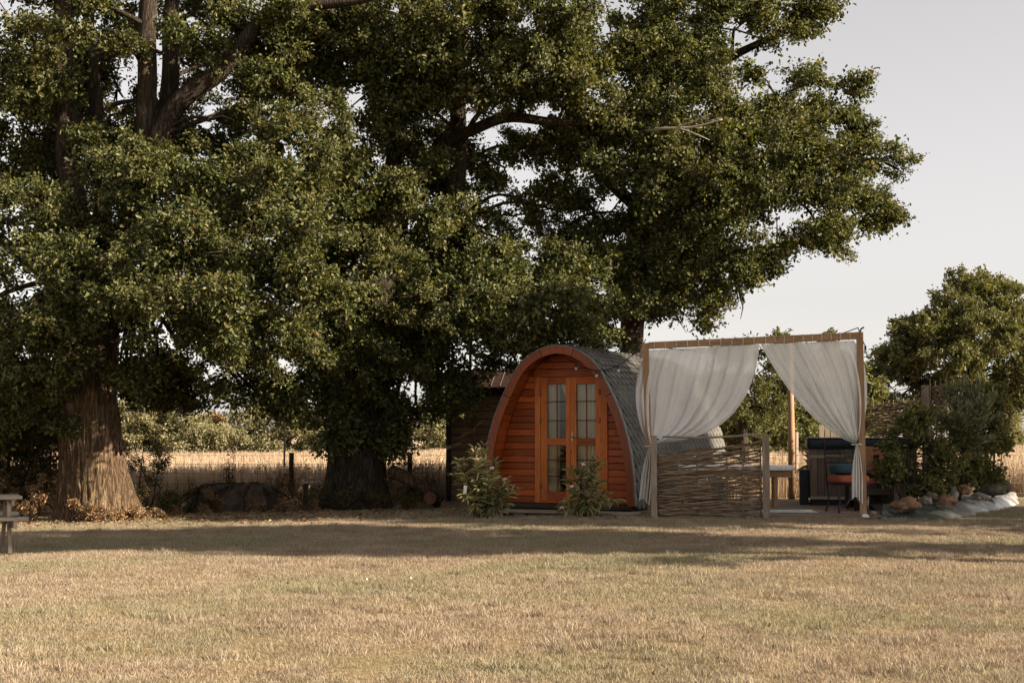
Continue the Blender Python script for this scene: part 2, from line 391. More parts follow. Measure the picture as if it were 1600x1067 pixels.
def tarp_mat():
    m, t, out = newmat('tarp_film')
    geo = N(t, 'ShaderNodeNewGeometry')
    sx = N(t, 'ShaderNodeSeparateXYZ'); t.links.new(geo.outputs['Position'], sx.inputs[0])
    f = noise_tex(t, geo.outputs['Position'], 2.0, 5)
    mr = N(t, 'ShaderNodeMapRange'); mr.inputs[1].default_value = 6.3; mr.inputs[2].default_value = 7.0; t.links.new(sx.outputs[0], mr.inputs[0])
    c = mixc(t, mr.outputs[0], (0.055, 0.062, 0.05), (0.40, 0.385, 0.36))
    c = mixc(t, ramp(t, f, [(0.5, (0, 0, 0)), (0.65, (0.8, 0.8, 0.8))]), c, (0.09, 0.075, 0.055))
    principled(t, out, c, 0.32, f, 0.2, 0.02, 0.5)
    return m
M['tarp'] = tarp_mat()

def ground_mat():
    m, t, out = newmat('ground_soil_and_turf')
    geo = N(t, 'ShaderNodeNewGeometry')
    f1 = noise_tex(t, geo.outputs['Position'], 0.55, 5); f2 = noise_tex(t, geo.outputs['Position'], 18, 5, 0.7)
    c = ramp(t, f2, [(0.25, (0.12, 0.085, 0.045)), (0.5, (0.25, 0.185, 0.10)), (0.75, (0.36, 0.28, 0.165))])
    gcol = ramp(t, f2, [(0.3, (0.09, 0.085, 0.035)), (0.7, (0.2, 0.18, 0.08))])
    c = mixc(t, ramp(t, f1, [(0.45, (0, 0, 0)), (0.68, (0.6, 0.6, 0.6))]), c, gcol)
    sy = N(t, 'ShaderNodeSeparateXYZ'); t.links.new(geo.outputs['Position'], sy.inputs[0])
    mr = N(t, 'ShaderNodeMapRange'); mr.inputs[1].default_value = 26; mr.inputs[2].default_value = 30; t.links.new(sy.outputs[1], mr.inputs[0])
    c = mixc(t, mr.outputs[0], c, ramp(t, f1, [(0.3, (0.42, 0.32, 0.21)), (0.7, (0.52, 0.41, 0.29))]))
    principled(t, out, c, 0.95, f2, 0.8, 0.03, 0.1)
    return m
M['ground'] = ground_mat()

def grass_mat(name, lo, hi, green_lo, green_hi, trans=0.25, gthr=(0.50, 0.66), gmax=0.75):
    m, t, out = newmat(name)
    at = N(t, 'ShaderNodeAttribute', attribute_name='rnd'); geo = N(t, 'ShaderNodeNewGeometry')
    mp = N(t, 'ShaderNodeMapping'); mp.inputs['Scale'].default_value = (0.55, 1.0, 1.0); t.links.new(geo.outputs['Position'], mp.inputs[0])
    big = noise_tex(t, mp.outputs[0], 0.55, 6, 0.62, 0.4)
    mid = noise_tex(t, geo.outputs['Position'], 2.6, 5, 0.6)
    c = ramp(t, at.outputs['Fac'], [(0.0, lo), (1.0, hi)])
    c = mixc(t, ramp(t, mid, [(0.35, (0.55, 0.55, 0.55)), (0.65, (0, 0, 0))]), c, (lo[0] * 0.8, lo[1] * 0.72, lo[2] * 0.62))
    cg = ramp(t, at.outputs['Fac'], [(0.0, green_lo), (1.0, green_hi)])
    c = mixc(t, ramp(t, big, [(gthr[0], (0, 0, 0)), (gthr[1], (gmax, gmax, gmax))]), c, cg)
    d = N(t, 'ShaderNodeBsdfDiffuse'); t.links.new(c, d.inputs[0]); tr = N(t, 'ShaderNodeBsdfTranslucent'); t.links.new(c, tr.inputs[0])
    ms = N(t, 'ShaderNodeMixShader'); ms.inputs[0].default_value = trans; t.links.new(d.outputs[0], ms.inputs[1]); t.links.new(tr.outputs[0], ms.inputs[2])
    t.links.new(ms.outputs[0], out.inputs[0]); return m
M['lawn'] = grass_mat('lawn_blades', (0.23, 0.178, 0.125), (0.56, 0.455, 0.335), (0.13, 0.13, 0.07), (0.37, 0.34, 0.21), 0.25, (0.45, 0.62), 0.75)
M['field'] = grass_mat('field_straw', (0.44, 0.33, 0.22), (0.66, 0.52, 0.38), (0.36, 0.29, 0.17), (0.56, 0.45, 0.29), 0.3, (0.55, 0.7), 0.5)

# ------------------------------------------------------------------ instancing (leaf clumps, grass patches)
_groups = {}
def inst_group(key, sources):
    if key in _groups: return _groups[key]
    ng = bpy.data.node_groups.new(key, 'GeometryNodeTree')
    ng.interface.new_socket('Geometry', in_out='INPUT', socket_type='NodeSocketGeometry')
    ng.interface.new_socket('Geometry', in_out='OUTPUT', socket_type='NodeSocketGeometry')
    gi = ng.nodes.new('NodeGroupInput'); go = ng.nodes.new('NodeGroupOutput')
    jn = ng.nodes.new('GeometryNodeJoinGeometry')
    for s_ in sources:
        oi = ng.nodes.new('GeometryNodeObjectInfo'); oi.inputs['Object'].default_value = s_; oi.inputs['As Instance'].default_value = True
        ng.links.new(oi.outputs['Geometry'], jn.inputs[0])
    ip = ng.nodes.new('GeometryNodeInstanceOnPoints'); ip.inputs['Pick Instance'].default_value = True
    def att(nm, ty):
        a = ng.nodes.new('GeometryNodeInputNamedAttribute'); a.data_type = ty; a.inputs['Name'].default_value = nm
        return a.outputs[0]
    er = ng.nodes.new('FunctionNodeEulerToRotation')
    ng.links.new(att('rot', 'FLOAT_VECTOR'), er.inputs[0])
    ng.links.new(gi.outputs[0], ip.inputs['Points']); ng.links.new(jn.outputs[0], ip.inputs['Instance'])
    ng.links.new(att('idx', 'INT'), ip.inputs['Instance Index']); ng.links.new(er.outputs[0], ip.inputs['Rotation'])
    ng.links.new(att('scl', 'FLOAT_VECTOR'), ip.inputs['Scale']); ng.links.new(ip.outputs[0], go.inputs[0])
    _groups[key] = ng; return ng

def scatter(name, key, sources, pts, rot, scl, parent=None, kind='stuff'):
    pts = np.asarray(pts, np.float32); n = len(pts)
    me = bpy.data.meshes.new(name); me.vertices.add(n); me.vertices.foreach_set('co', pts.ravel())
    a = me.attributes.new('rot', 'FLOAT_VECTOR', 'POINT'); a.data.foreach_set('vector', np.asarray(rot, np.float32).ravel())
    scl = np.asarray(scl, np.float32)
    if scl.ndim == 1: scl = np.repeat(scl[:, None], 3, 1)
    a = me.attributes.new('scl', 'FLOAT_VECTOR', 'POINT'); a.data.foreach_set('vector', np.ascontiguousarray(scl).ravel())
    a = me.attributes.new('idx', 'INT', 'POINT'); a.data.foreach_set('value', rng.integers(0, len(sources), n).astype(np.int32))
    o = obj(name, me, parent, kind)
    md = o.modifiers.new('scatter', 'NODES'); md.node_group = inst_group(key, sources)
    return o

def clump_source(name, mat, nleaf, L=(0.085, 0.13), ratio=0.58, R0=0.42, flat=0.7, twigs=7, bark='bark_dark', up=0.55, droop=0.15):
    """leaf spray about 0.4 m in radius: twigs with leaves set along and round them"""
    tips = unit(sph(twigs) * np.array([1, 1, 0.75]) + np.array([0, 0, 0.12])) * R0 * rng.uniform(0.65, 1.0, (twigs, 1)); tips[:, 2] *= flat
    w = rng.integers(0, twigs, nleaf); t_ = rng.uniform(0.25, 1.05, nleaf)[:, None]
    pos = tips[w] * t_ + rng.normal(scale=R0 * 0.17, size=(nleaf, 3)) * np.array([1, 1, 0.8])
    outw = unit(tips[w] + rng.normal(scale=0.15, size=(nleaf, 3)))
    nrm = unit(outw * 0.75 + np.array([0, 0, up]) + rng.normal(scale=0.36, size=(nleaf, 3)))
    d = unit(outw * 0.7 + rng.normal(scale=0.7, size=(nleaf, 3)) - np.array([0, 0, droop]))
    LL = rng.uniform(*L, nleaf)
    v, q = leaf_arrays(pos, d, nrm, LL, LL * ratio)
    rnd = np.repeat(rng.uniform(0, 1, nleaf), 6)
    mb = MB()
    for tp in tips:
        tp = Vector(tp); mid = tp * 0.5 + Vector(rng.normal(scale=0.03, size=3))
        mb.tube([(0, 0, 0), mid, tp], [0.009, 0.006, 0.003], 3, cap=False)
    nv = len(v); v2 = np.concatenate([v, np.array(mb.v)]); q2 = np.concatenate([q, np.array(mb.f) + nv])
    mi = np.concatenate([np.zeros(len(q)), np.ones(len(mb.f))])
    me = np_mesh(name, v2, q2, [mat, M[bark]], {'rnd': np.concatenate([rnd, np.zeros(len(mb.v))])}, False, mi)
    return bpy.data.objects.new(name, me)       # not linked: only a source for the scatter

OAK = [clump_source('oak_spray', M['leaf_oak'], 300, L=(0.036, 0.098), R0=0.40, flat=0.6, twigs=11) for _ in range(7)]
FAR = [clump_source('far_spray', M['leaf_far'], 210, L=(0.075, 0.12)) for _ in range(4)]
HEDGE = [clump_source('hedge_spray', M['leaf_hedge_hazy'], 230, L=(0.06, 0.10)) for _ in range(4)]
RUST = [clump_source('rust_spray', M['leaf_rust'], 230, L=(0.06, 0.10)) for _ in range(2)]
BUSH = [clump_source('bush_spray', M['leaf_bush'], 110, L=(0.05, 0.09)) for _ in range(4)]
SHRUB = [clump_source('shrub_spray', M['leaf_shrub'], 150, L=(0.06, 0.11), R0=0.32) for _ in range(4)]
DRY = [clump_source('dry_spray', M['leaf_dry'], 170, L=(0.05, 0.12), ratio=0.3, R0=0.3, up=0.4, droop=0.5) for _ in range(3)]

def mass_clumps(masses, dens=20.0, rs=(0.65, 1.15), shell=0.5, squash=0.85, cut=-0.17):
    pts, scl = [], []
    for (c, r) in masses:
        n = max(4, int(dens * r * r * rng.uniform(0.9, 1.1)))
        d = sph(n); rad = r * rng.uniform(shell ** 2, 1.0, n) ** 0.5
        wob = 1 + 0.22 * np.sin(d[:, 0] * 5 + c[0] * 3) * np.sin(d[:, 2] * 6 + c[2] * 2)
        p = np.array(c) + d * (rad * wob)[:, None] * np.array([1, 1, squash])
        k = np.array([noise.noise(Vector(q) * 0.85) + 0.5 * noise.noise(Vector(q) * 2.1) > cut for q in p])
        pts.append(p[k]); scl.append(rng.uniform(*rs, n)[k])
    return np.concatenate(pts), np.concatenate(scl)

def rot_rand(n, tilt=0.45):
    r = rng.normal(scale=tilt, size=(n, 3)); r[:, 2] = rng.uniform(0, 2 * PI, n); return r

def smooth_path(pts, n=8):
    """Catmull-Rom through the points"""
    pts = [Vector(p) for p in pts]; out = []
    for i in range(len(pts) - 1):
        p0 = pts[max(i - 1, 0)]; p1 = pts[i]; p2 = pts[i + 1]; p3 = pts[min(i + 2, len(pts) - 1)]
        for k in range(n):
            t = k / n
            out.append(0.5 * ((2 * p1) + (p2 - p0) * t + (2 * p0 - 5 * p1 + 4 * p2 - p3) * t * t + (3 * p1 - p0 - 3 * p2 + p3) * t ** 3))
    out.append(pts[-1]); return out

def limb_mb(mb, pts, r0, r1, n=10, wob=0.04, seg=6):
    path = smooth_path(pts, seg); m = len(path)
    path = [p + Vector(noise.noise_vector(p * 0.9)) * wob * min(1, i / 3) for i, p in enumerate(path)]
    rad = [r0 + (r1 - r0) * (i / (m - 1)) ** 0.8 for i in range(m)]
    rad = [r * (1 + 0.08 * noise.noise(p * 2.0)) for r, p in zip(rad, path)]
    mb.tube(path, rad, n); return path

def trunk_mesh(name, path, radii, mat, nang=200, nz=110, flare=0.5, flare_h=0.8, lobes=5, ridge=0.03, ph=0.0, boost=None):
    """trunk with root flare and ridged bark"""
    pts = smooth_path(path, 12); m = len(pts)
    def at(t):
        f = t * (m - 1); i = min(int(f), m - 2); return pts[i].lerp(pts[i + 1], f - i)
    L0 = sum((pts[i + 1] - pts[i]).length for i in range(m - 1))
    mb = MB()
    def fn(u, v):
        c = at(v); a = u * 2 * PI; h = v * L0
        r = np.interp(v, np.linspace(0, 1, len(radii)), radii)
        fl = math.exp(-h / flare_h)
        lob = 0.5 + 0.5 * math.cos(lobes * a + ph + 0.8 * math.sin(a * 2))
        r *= 1 + flare * fl * (0.35 + 0.9 * lob) + 0.05 * math.cos(3 * a + h * 0.6 + ph)
        if boost: r *= 1 + boost[1] * fl * max(0, math.cos(a - boost[0])) ** 3
        q = Vector((math.cos(a) * 14 * r + ph, math.sin(a) * 14 * r, h * 1.5))
        n1 = noise.noise(q); n2 = noise.noise(Vector((q.x * 2.1, q.y * 2.1, h * 1.7 + 5)))
        r += ridge * (1 - 2 * abs(n1)) + ridge * 0.5 * (1 - 2 * abs(n2))
        r += 0.05 * noise.noise(Vector((math.cos(a) * 1.5, math.sin(a) * 1.5, h * 1.2 + ph)))
        return (c.x + r * math.cos(a), c.y + r * math.sin(a), c.z)
    mb.grid(fn, nang, nz, closed_u=True)
    return mb.mesh(name, mat)

def branches_to(mb, masses, heads, frac=0.75):
    for (c, r) in masses:
        c = Vector(c)
        h = min(heads, key=lambda q: (Vector(q) - c).length + 0.8 * max(0, q[2] - c.z)); h = Vector(h)
        mid = h.lerp(c, 0.5) + Vector((0, 0, 0.12 * (c - h).length))
        ln = (c - h).length
        limb_mb(mb, [h, mid, c], 0.025 + 0.012 * ln, 0.02, 6, 0.10, 4)
        for k in range(int(2.5 * r + 1)):
            d = Vector(sph(1)[0]) * r * 0.9; s0 = h.lerp(c, random.uniform(0.6, 1.0))
            mb.tube([s0, c + d * 0.5 + Vector((0, 0, 0.05)), c + d], [0.02, 0.012, 0.005], 4, cap=False)

# ------------------------------------------------------------------ the ground
def grid_axis(parts):
    out = []
    for a, b, n in parts: out += list(np.linspace(a, b, n, endpoint=False))
    out.append(parts[-1][1]); return np.array(out)
gx = grid_axis([(-700, -60, 12), (-60, -15, 18), (-15, 15, 120), (15, 60, 18), (60, 700, 12)])
gy = grid_axis([(-120, 0, 12), (0, 30, 120), (30, 70, 40), (70, 200, 20), (200, 1500, 20)])
XX, YY = np.meshgrid(gx, gy)
vv = np.stack([XX, YY, G(XX, YY)], -1).reshape(-1, 3); W_ = len(gx)
ii = (np.arange(len(gy) - 1)[:, None] * W_ + np.arange(W_ - 1)[None]).ravel()
ground = obj('ground', np_mesh('ground', vv, np.stack([ii, ii + 1, ii + W_ + 1, ii + W_], 1), [M['ground']], None, True), None, 'structure')

def blade_patch(name, mat, n, half, h, w, lean, seg=2, heads=False):
    base = np.stack([rng.uniform(-half, half, n), rng.uniform(-half, half, n), np.full(n, -0.01)], 1)
    d = rng.normal(size=(n, 2)); d = unit(d); hh = rng.uniform(*h, n); ww = rng.uniform(*w, n); le = rng.uniform(*lean, n)
    s_ = np.stack([-d[:, 1], d[:, 0], np.zeros(n)], 1)
    th = rng.uniform(0, PI, n); s_ = np.stack([np.cos(th), np.sin(th), np.zeros(n)], 1)
    tip = base + np.stack([d[:, 0] * le * hh, d[:, 1] * le * hh, hh * np.sqrt(np.maximum(0.05, 1 - le ** 2 * 0.7))], 1)
    mid = base + (tip - base) * 0.5 + np.array([0, 0, 0.12]) * hh[:, None]
    v = np.empty((n, 6, 3))
    v[:, 0] = base - s_ * ww[:, None] / 2; v[:, 1] = base + s_ * ww[:, None] / 2
    v[:, 2] = mid + s_ * ww[:, None] * 0.4; v[:, 3] = mid - s_ * ww[:, None] * 0.4
    tw = 0.9 if heads else 0.08
    v[:, 4] = tip + s_ * ww[:, None] * tw / 2; v[:, 5] = tip - s_ * ww[:, None] * tw / 2
    b = (np.arange(n) * 6)[:, None]
    q = np.concatenate([b + np.array([[0, 1, 2, 3]]), b + np.array([[3, 2, 4, 5]])])
    me = np_mesh(name, v.reshape(-1, 3), q, [mat], {'rnd': np.repeat(rng.uniform(0, 1, n), 6)})
    return bpy.data.objects.new(name, me)
LAWN = [blade_patch('turf_patch', M['lawn'], 330, 0.2, (0.018, 0.05), (0.0025, 0.005), (0.3, 0.95)) for _ in range(5)]
TUFT = [blade_patch('tuft_patch', M['lawn'], 90, 0.07, (0.04, 0.085), (0.003, 0.0055), (0.2, 0.8)) for _ in range(3)]
FIELD = [blade_patch('straw_patch', M['field'], 170, 0.35, (0.35, 0.75), (0.004, 0.011), (0.05, 0.35), heads=True) for _ in range(4)]

def frustum_pts(n, y0, y1, margin, power=1.0):
    out = []
    y = y0 + (y1 - y0) * rng.uniform(0, 1, n * 2) ** power
    wmax = 0.36 * y1 + margin
    x = rng.uniform(-wmax, wmax, n * 2)
    k = np.abs(x) < 0.36 * y + margin
    return np.stack([x[k], y[k]], 1)[:n]
def on_deck(x, y):   # keep turf out of the pod, deck and bed
    u = (x - 2.0) * 0.966 - (y - 21.15) * 0.259; w = (x - 2.0) * 0.259 + (y - 21.15) * 0.966
    a = (u > 0.6) & (u < 3.6) & (w > -0.05)
    px = (x - 0.711) * 0.906 - (y - 22.3) * 0.4226; pw = (x - 0.711) * 0.4226 + (y - 22.3) * 0.906
    return a | ((np.abs(px) < 1.35) & (pw > -0.4))
pt = frustum_pts(11000, 6.4, 27.0, 1.8, 0.9); pt = pt[~on_deck(pt[:, 0], pt[:, 1])]
nL = len(pt)
lawn_grass = scatter('lawn_grass', 'scatter_lawn', LAWN, np.column_stack([pt, G(pt[:, 0], pt[:, 1])]),
                     np.column_stack([np.zeros(nL), np.zeros(nL), rng.uniform(0, 6.28, nL)]), np.column_stack([np.ones(nL), np.ones(nL), rng.uniform(0.7, 1.25, nL)]))
tag(lawn_grass, 'short mown dry lawn grass with faint green patches', 'grass')
pt = frustum_pts(5200, 6.4, 26.0, 1.8, 0.9); pt = pt[~on_deck(pt[:, 0], pt[:, 1])]
keep = np.array([noise.noise(Vector((x * 0.5, y * 0.8, 3.0))) > -0.02 + random.uniform(-0.15, 0.25) for x, y in pt]); pt = pt[keep]; nT = len(pt)
tufts = scatter('grass_tufts', 'scatter_tuft', TUFT, np.column_stack([pt, G(pt[:, 0], pt[:, 1])]),
                np.column_stack([np.zeros(nT), np.zeros(nT), rng.uniform(0, 6.28, nT)]), rng.uniform(0.6, 1.2, nT))
tag(tufts, 'slightly taller grass tufts scattered over the lawn', 'grass')
fx = rng.uniform(-34, 34, 14000); fy = 27.4 + 48 * rng.uniform(0, 1, 14000) ** 1.25
k = (np.abs(fx) < 0.37 * fy + 5) & ((fx < 7.2) | (fy > 28.0)) & ~((fx > 0) & (fx < 3.6) & (fy < 28.5)); fx, fy = fx[k], fy[k]; nF = len(fx)
fs = rng.uniform(0.75, 1.1, nF)
field_grass = scatter('field_grass', 'scatter_field', FIELD, np.column_stack([fx, fy, G(fx, fy)]),
                      np.column_stack([rng.normal(scale=0.06, size=(nF, 2)), rng.uniform(0, 6.28, nF)]), fs)
tag(field_grass, 'tall pale dry meadow grass beyond the wire fence', 'grass')

# ------------------------------------------------------------------ oak trees
def px_masses(rows):
    return [(tuple(P(x, y, d)), r) for (x, y, d, r) in rows]

def crown(parent, masses, dens=24, key='scatter_oak', src=None, rs=(0.65, 1.15), shell=0.45, cut=-0.13):
    p, s_ = mass_clumps(masses, dens, rs, shell, cut=cut)
    o = scatter('crown', key, src or OAK, p, rot_rand(len(p)), s_, parent); return o

# left oak
t = thing('oak_tree', 'large oak with thick flared sunlit trunk at the left, behind the picnic table', 'tree')
left_masses = px_masses([
    (60, 470, 21, 1.1), (170, 430, 20.6, 1.1), (290, 430, 20.5, 1.2), (400, 400, 20.8, 1.1), (470, 470, 21.2, 0.9), (470, 360, 21.8, 0.8),
    (430, 540, 22.9, 0.9), (330, 550, 22.6, 0.75), (240, 525, 20.9, 0.7), (130, 535, 20.8, 0.7), (20, 350, 21.5, 1.1), (140, 320, 21.5, 0.9),
    (270, 330, 21.1, 0.9), (370, 300, 21.4, 1.0), (460, 260, 22, 0.9), (500, 200, 22.5, 0.8), (430, 200, 23, 0.7), (20, 560, 21.5, 0.9), (350, 470, 20.6, 1.0),
    (40, 210, 24.5, 1.2), (30, 60, 24, 1.3), (110, 15, 21.5, 0.7), (330, 40, 25, 0.8), (340, 250, 24.5, 0.8), (170, 215, 25.5, 0.8),
    (460, 90, 24, 0.9), (540, 70, 23.5, 0.9), (390, 20, 23, 0.7), (180, 60, 26, 0.9), (295, 40, 26, 0.7), (390, 605, 23.2, 0.5), (300, 615, 23.4, 0.45),
    (450, 600, 23.2, 0.5), (250, 600, 23.4, 0.45), (500, 540, 23.0, 0.6), (70, 620, 22.3, 0.7), (-20, 640, 22.5, 0.8), (150, 120, 26.5, 0.8), (60, 300, 25, 1.0),
    (310, 330, 24.5, 0.9), (340, 120, 26.5, 0.7), (420, 110, 25.5, 0.8), (190, 150, 26.8, 0.9), (70, 130, 25.5, 1.0), (120, 240, 26.5, 0.9), (250, 280, 26, 0.8), (300, 200, 27, 0.6), (480, 30, 25, 0.8), (250, 60, 27, 0.6), (360, 60, 26.5, 0.6), (500, 310, 24, 0.8), (205, 540, 23.6, 0.5), (215, 495, 23.8, 0.5), (200, 585, 24.0, 0.4), (235, 560, 24, 0.5), (150, 575, 21.3, 0.45), (100, 590, 21.6, 0.4), (195, 595, 21.8, 0.35), (220, 600, 23.6, 0.55), (190, 565, 21.8, 0.45), (420, 630, 23.4, 0.35), (470, 640, 23.4, 0.4), (235, 250, 22.0, 0.55), (180, 265, 22, 0.55), (450, 40, 22.5, 0.7), (400, 120, 22.5, 0.55), (330, 185, 22.3, 0.45), (300, 60, 22.3, 0.4), (190, 60, 22.4, 0.4), (60, 120, 22.6, 0.6), (130, 200, 22.6, 0.4), (200, 420, 23.6, 1.0), (100, 420, 23.6, 1.0), (400, 460, 23.4, 1.0), (300, 520, 23.2, 0.8)])
left_top = px_masses([(100, -170, 23, 1.8), (320, -190, 23, 1.9), (520, -140, 23.5, 1.5), (-120, 120, 23, 1.7), (-120, 380, 22.5, 1.5), (-170, -150, 23, 2), (180, -420, 23, 2.2), (420, -400, 23, 1.9), (-260, 260, 23, 1.7), (-120, 560, 22.6, 1.2)])
b = P(160, 812, 23)
trunk_path = [P(148, 818, 23), P(142, 700, 23), P(138, 600, 23), P(145, 500, 23.1), P(160, 400, 23.2)]
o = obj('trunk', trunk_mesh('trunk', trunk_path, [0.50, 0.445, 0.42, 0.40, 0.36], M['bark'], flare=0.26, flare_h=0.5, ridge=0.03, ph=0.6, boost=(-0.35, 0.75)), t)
heads = []
for rows, r0, r1 in (([(150, 470, 23.1), (115, 300, 23.4), (103, 150, 23.5), (98, 0, 23.6), (90, -220, 23.7)], 0.24, 0.13),
                     ([(165, 470, 23.3), (160, 320, 24.2), (150, 170, 24.4), (140, 40, 24.4), (150, -200, 24)], 0.18, 0.08),
                     ([(175, 430, 23.1), (222, 260, 23.0), (231, 120, 23.0), (234, -20, 23.0), (250, -260, 23)], 0.2, 0.13),
                     ([(190, 400, 23.4), (250, 240, 23.8), (266, 120, 23.8), (272, -20, 23.8), (330, -220, 23.8)], 0.2, 0.11),
                     ([(210, 330, 23.0), (270, 175, 22.8), (345, 110, 22.7), (405, 40, 22.6), (440, 14, 22.6), (575, -2, 22.4), (680, -40, 22.3), (760, -70, 22.3)], 0.2, 0.03),
                     ([(150, 480, 23), (60, 420, 22.5), (-20, 360, 22.2)], 0.16, 0.07),
                     ([(160, 500, 22.9), (250, 460, 21.9), (380, 440, 21.2)], 0.15, 0.05)):
    mb = MB(); pth = limb_mb(mb, [P(*r) for r in rows], r0, r1, 14, 0.05, 8)
    mb.build('limb', M['bark_dark'], t); heads += [tuple(q) for q in pth[6::5]]
mb = MB(); branches_to(mb, left_masses + left_top, heads); mb.build('branches', M['bark_dark'], t, 'stuff')
crown(t, left_masses, 33); 
p, s_ = mass_clumps(left_top, 13, (0.9, 1.4)); scatter('crown', 'scatter_oak', OAK, p, rot_rand(len(p)), s_, t)

# middle oak
t = thing('oak_tree', 'dark trunked oak in shade between the left oak and the wooden pod', 'tree')
mid_masses = px_masses([
    (560, 300, 24, 0.9), (545, 420, 24.5, 0.9), (590, 520, 24, 0.9), (640, 440, 23, 1.0), (635, 330, 23.2, 0.9), (700, 520, 22.8, 0.85), (760, 480, 22.8, 0.9),
    (850, 470, 23, 0.9), (915, 500, 23.6, 0.7), (850, 530, 23.6, 0.6), (770, 420, 23.4, 0.8), (700, 600, 24.3, 0.5), (640, 600, 24.5, 0.6), (545, 600, 24.5, 0.7),
    (480, 590, 24, 0.6), (570, 140, 24, 1.0), (640, 60, 23.5, 1.1), (740, 60, 23, 1.1), (830, 60, 23.2, 1.1), (560, 30, 24, 0.9), (640, 170, 23.8, 0.6), (780, 120, 23.5, 0.8),
    (590, 240, 25, 0.7), (900, 120, 23.8, 0.9), (840, 130, 23.6, 0.7), (700, 120, 23.6, 0.7), (880, 420, 24.2, 0.8), (560, 660, 25, 0.5), (610, 650, 25.2, 0.5), (800, 560, 24.4, 0.5), (740, 590, 24.4, 0.5),
    (660, 560, 23.8, 0.6), (580, 390, 25.8, 1.0), (660, 400, 25.8, 1.0), (560, 500, 26, 1.0), (700, 470, 25.5, 0.9), (800, 500, 25.5, 0.8), (660, 290, 26, 0.6), (830, 410, 25.6, 0.6), (760, 250, 25.8, 0.7), (740, 345, 25.5, 0.8), (690, 370, 25, 0.7), (830, 230, 25.8, 0.6), (860, 330, 26, 0.7), (720, 290, 26.4, 0.6), (800, 390, 25.4, 0.6), (640, 240, 26, 0.6), (770, 190, 25.8, 0.5), (520, 480, 24, 0.7), (510, 390, 24.4, 0.6), (660, 120, 25.4, 0.7), (650, 640, 24.6, 0.35), (690, 640, 25, 0.35), (610, 690, 25.0, 0.3), (500, 650, 24.4, 0.45), (530, 690, 24.6, 0.3), (720, 230, 26.5, 0.5), (690, 180, 26, 0.5), (790, 260, 26.6, 0.5), (745, 165, 26, 0.5), (820, 310, 26.5, 0.5), (700, 250, 24.4, 0.4)])
mid_top = px_masses([(620, -140, 24, 1.7), (800, -160, 24, 1.8), (700, -380, 24.5, 2.0), (900, -320, 24.5, 1.6)])
trunk_path = [P(558, 798, 25.4), P(560, 720, 25.4), P(566, 620, 25.4), P(580, 500, 25.4), P(600, 380, 25.3), P(620, 260, 25.2)]
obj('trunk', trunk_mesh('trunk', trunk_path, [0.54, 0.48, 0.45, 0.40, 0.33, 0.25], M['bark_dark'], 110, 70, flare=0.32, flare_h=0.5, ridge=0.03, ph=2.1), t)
heads = []
for rows, r0, r1 in (([(610, 330, 25.2), (625, 190, 25.2), (632, 60, 25), (640, -200, 24.6)], 0.2, 0.1),
                     ([(590, 500, 25.4), (680, 400, 25.2), (712, 280, 25.1), (716, 160, 25.0), (725, 40, 24.8), (760, -200, 24.5)], 0.22, 0.1),
                     ([(685, 225, 25.0), (740, 203, 24.6), (800, 186, 24.3), (880, 190, 24.2), (985, 192, 24.0)], 0.12, 0.06),
                     ([(712, 250, 25.0), (740, 190, 24.5), (785, 150, 24)], 0.07, 0.03),
                     ([(585, 520, 25.3), (680, 510, 24.2), (800, 480, 23.6), (900, 490, 23.8)], 0.14, 0.04),
                     ([(575, 560, 25.2), (540, 480, 24.6), (530, 380, 24.3)], 0.13, 0.05)):
    mb = MB(); pth = limb_mb(mb, [P(*r) for r in rows], r0, r1, 12, 0.06, 7)
    mb.build('limb', M['bark_dark'], t); heads += [tuple(q) for q in pth[5::5]]
mb = MB(); branches_to(mb, mid_masses + mid_top, heads); mb.build('branches', M['bark_dark'], t, 'stuff')
crown(t, mid_masses, 33, cut=-0.2)
p, s_ = mass_clumps(mid_top, 13, (0.9, 1.4)); scatter('crown', 'scatter_oak', OAK, p, rot_rand(len(p)), s_, t)

# right oak
t = thing('oak_tree', 'broad oak behind the wooden pod, its crown reaching right into the open sky', 'tree')
right_masses = px_masses([
    (960, 60, 25, 1.1), (1060, 60, 25, 1.2), (1150, 45, 25.5, 1.1), (1240, 20, 26, 0.7), (950, 180, 24.8, 1.0), (1030, 150, 24.6, 1.0), (1130, 150, 25, 1.1), (1215, 150, 25.5, 0.9),
    (1290, 170, 26, 0.55), (1000, 260, 24.6, 1.0), (1100, 250, 24.6, 1.1), (1200, 250, 25, 1.1), (1300, 245, 25.5, 0.85), (1365, 240, 26, 0.6), (1405, 265, 26.2, 0.35), (1340, 195, 26, 0.3),
    (1385, 315, 26, 0.4), (1325, 320, 25.5, 0.75), (1250, 325, 25, 1.0), (1150, 335, 24.8, 1.1), (1050, 345, 24.8, 1.0), (960, 330, 25, 0.9), (1000, 430, 25, 0.9), (1080, 425, 25, 0.9),
    (1150, 410, 25, 0.8), (1215, 385, 25.5, 0.6), (1310, 375, 25.5, 0.45), (1110, 490, 25.5, 0.6), (1050, 490, 25.5, 0.7), (1165, 470, 26, 0.4), (955, 420, 26, 0.8), (905, 370, 26, 0.8),
    (880, 250, 26, 0.8), (960, 500, 26, 0.6), (1335, 130, 26, 0.3), (1400, 340, 26, 0.22), (1270, 30, 26, 0.35), (1000, 350, 27.2, 1.0), (1100, 340, 27.2, 1.1), (1050, 220, 27.2, 1.1), (1180, 300, 27.2, 1.0),
    (1150, 180, 27.4, 1.0), (950, 260, 27.4, 0.9), (1030, 80, 27.4, 1.1), (1260, 250, 27.2, 0.8), (1120, 430, 27.3, 0.8), (1030, 460, 27.3, 0.7)])
right_top = px_masses([(960, -130, 26, 1.8), (1130, -120, 26, 1.6), (1050, -340, 26.5, 2.0)])
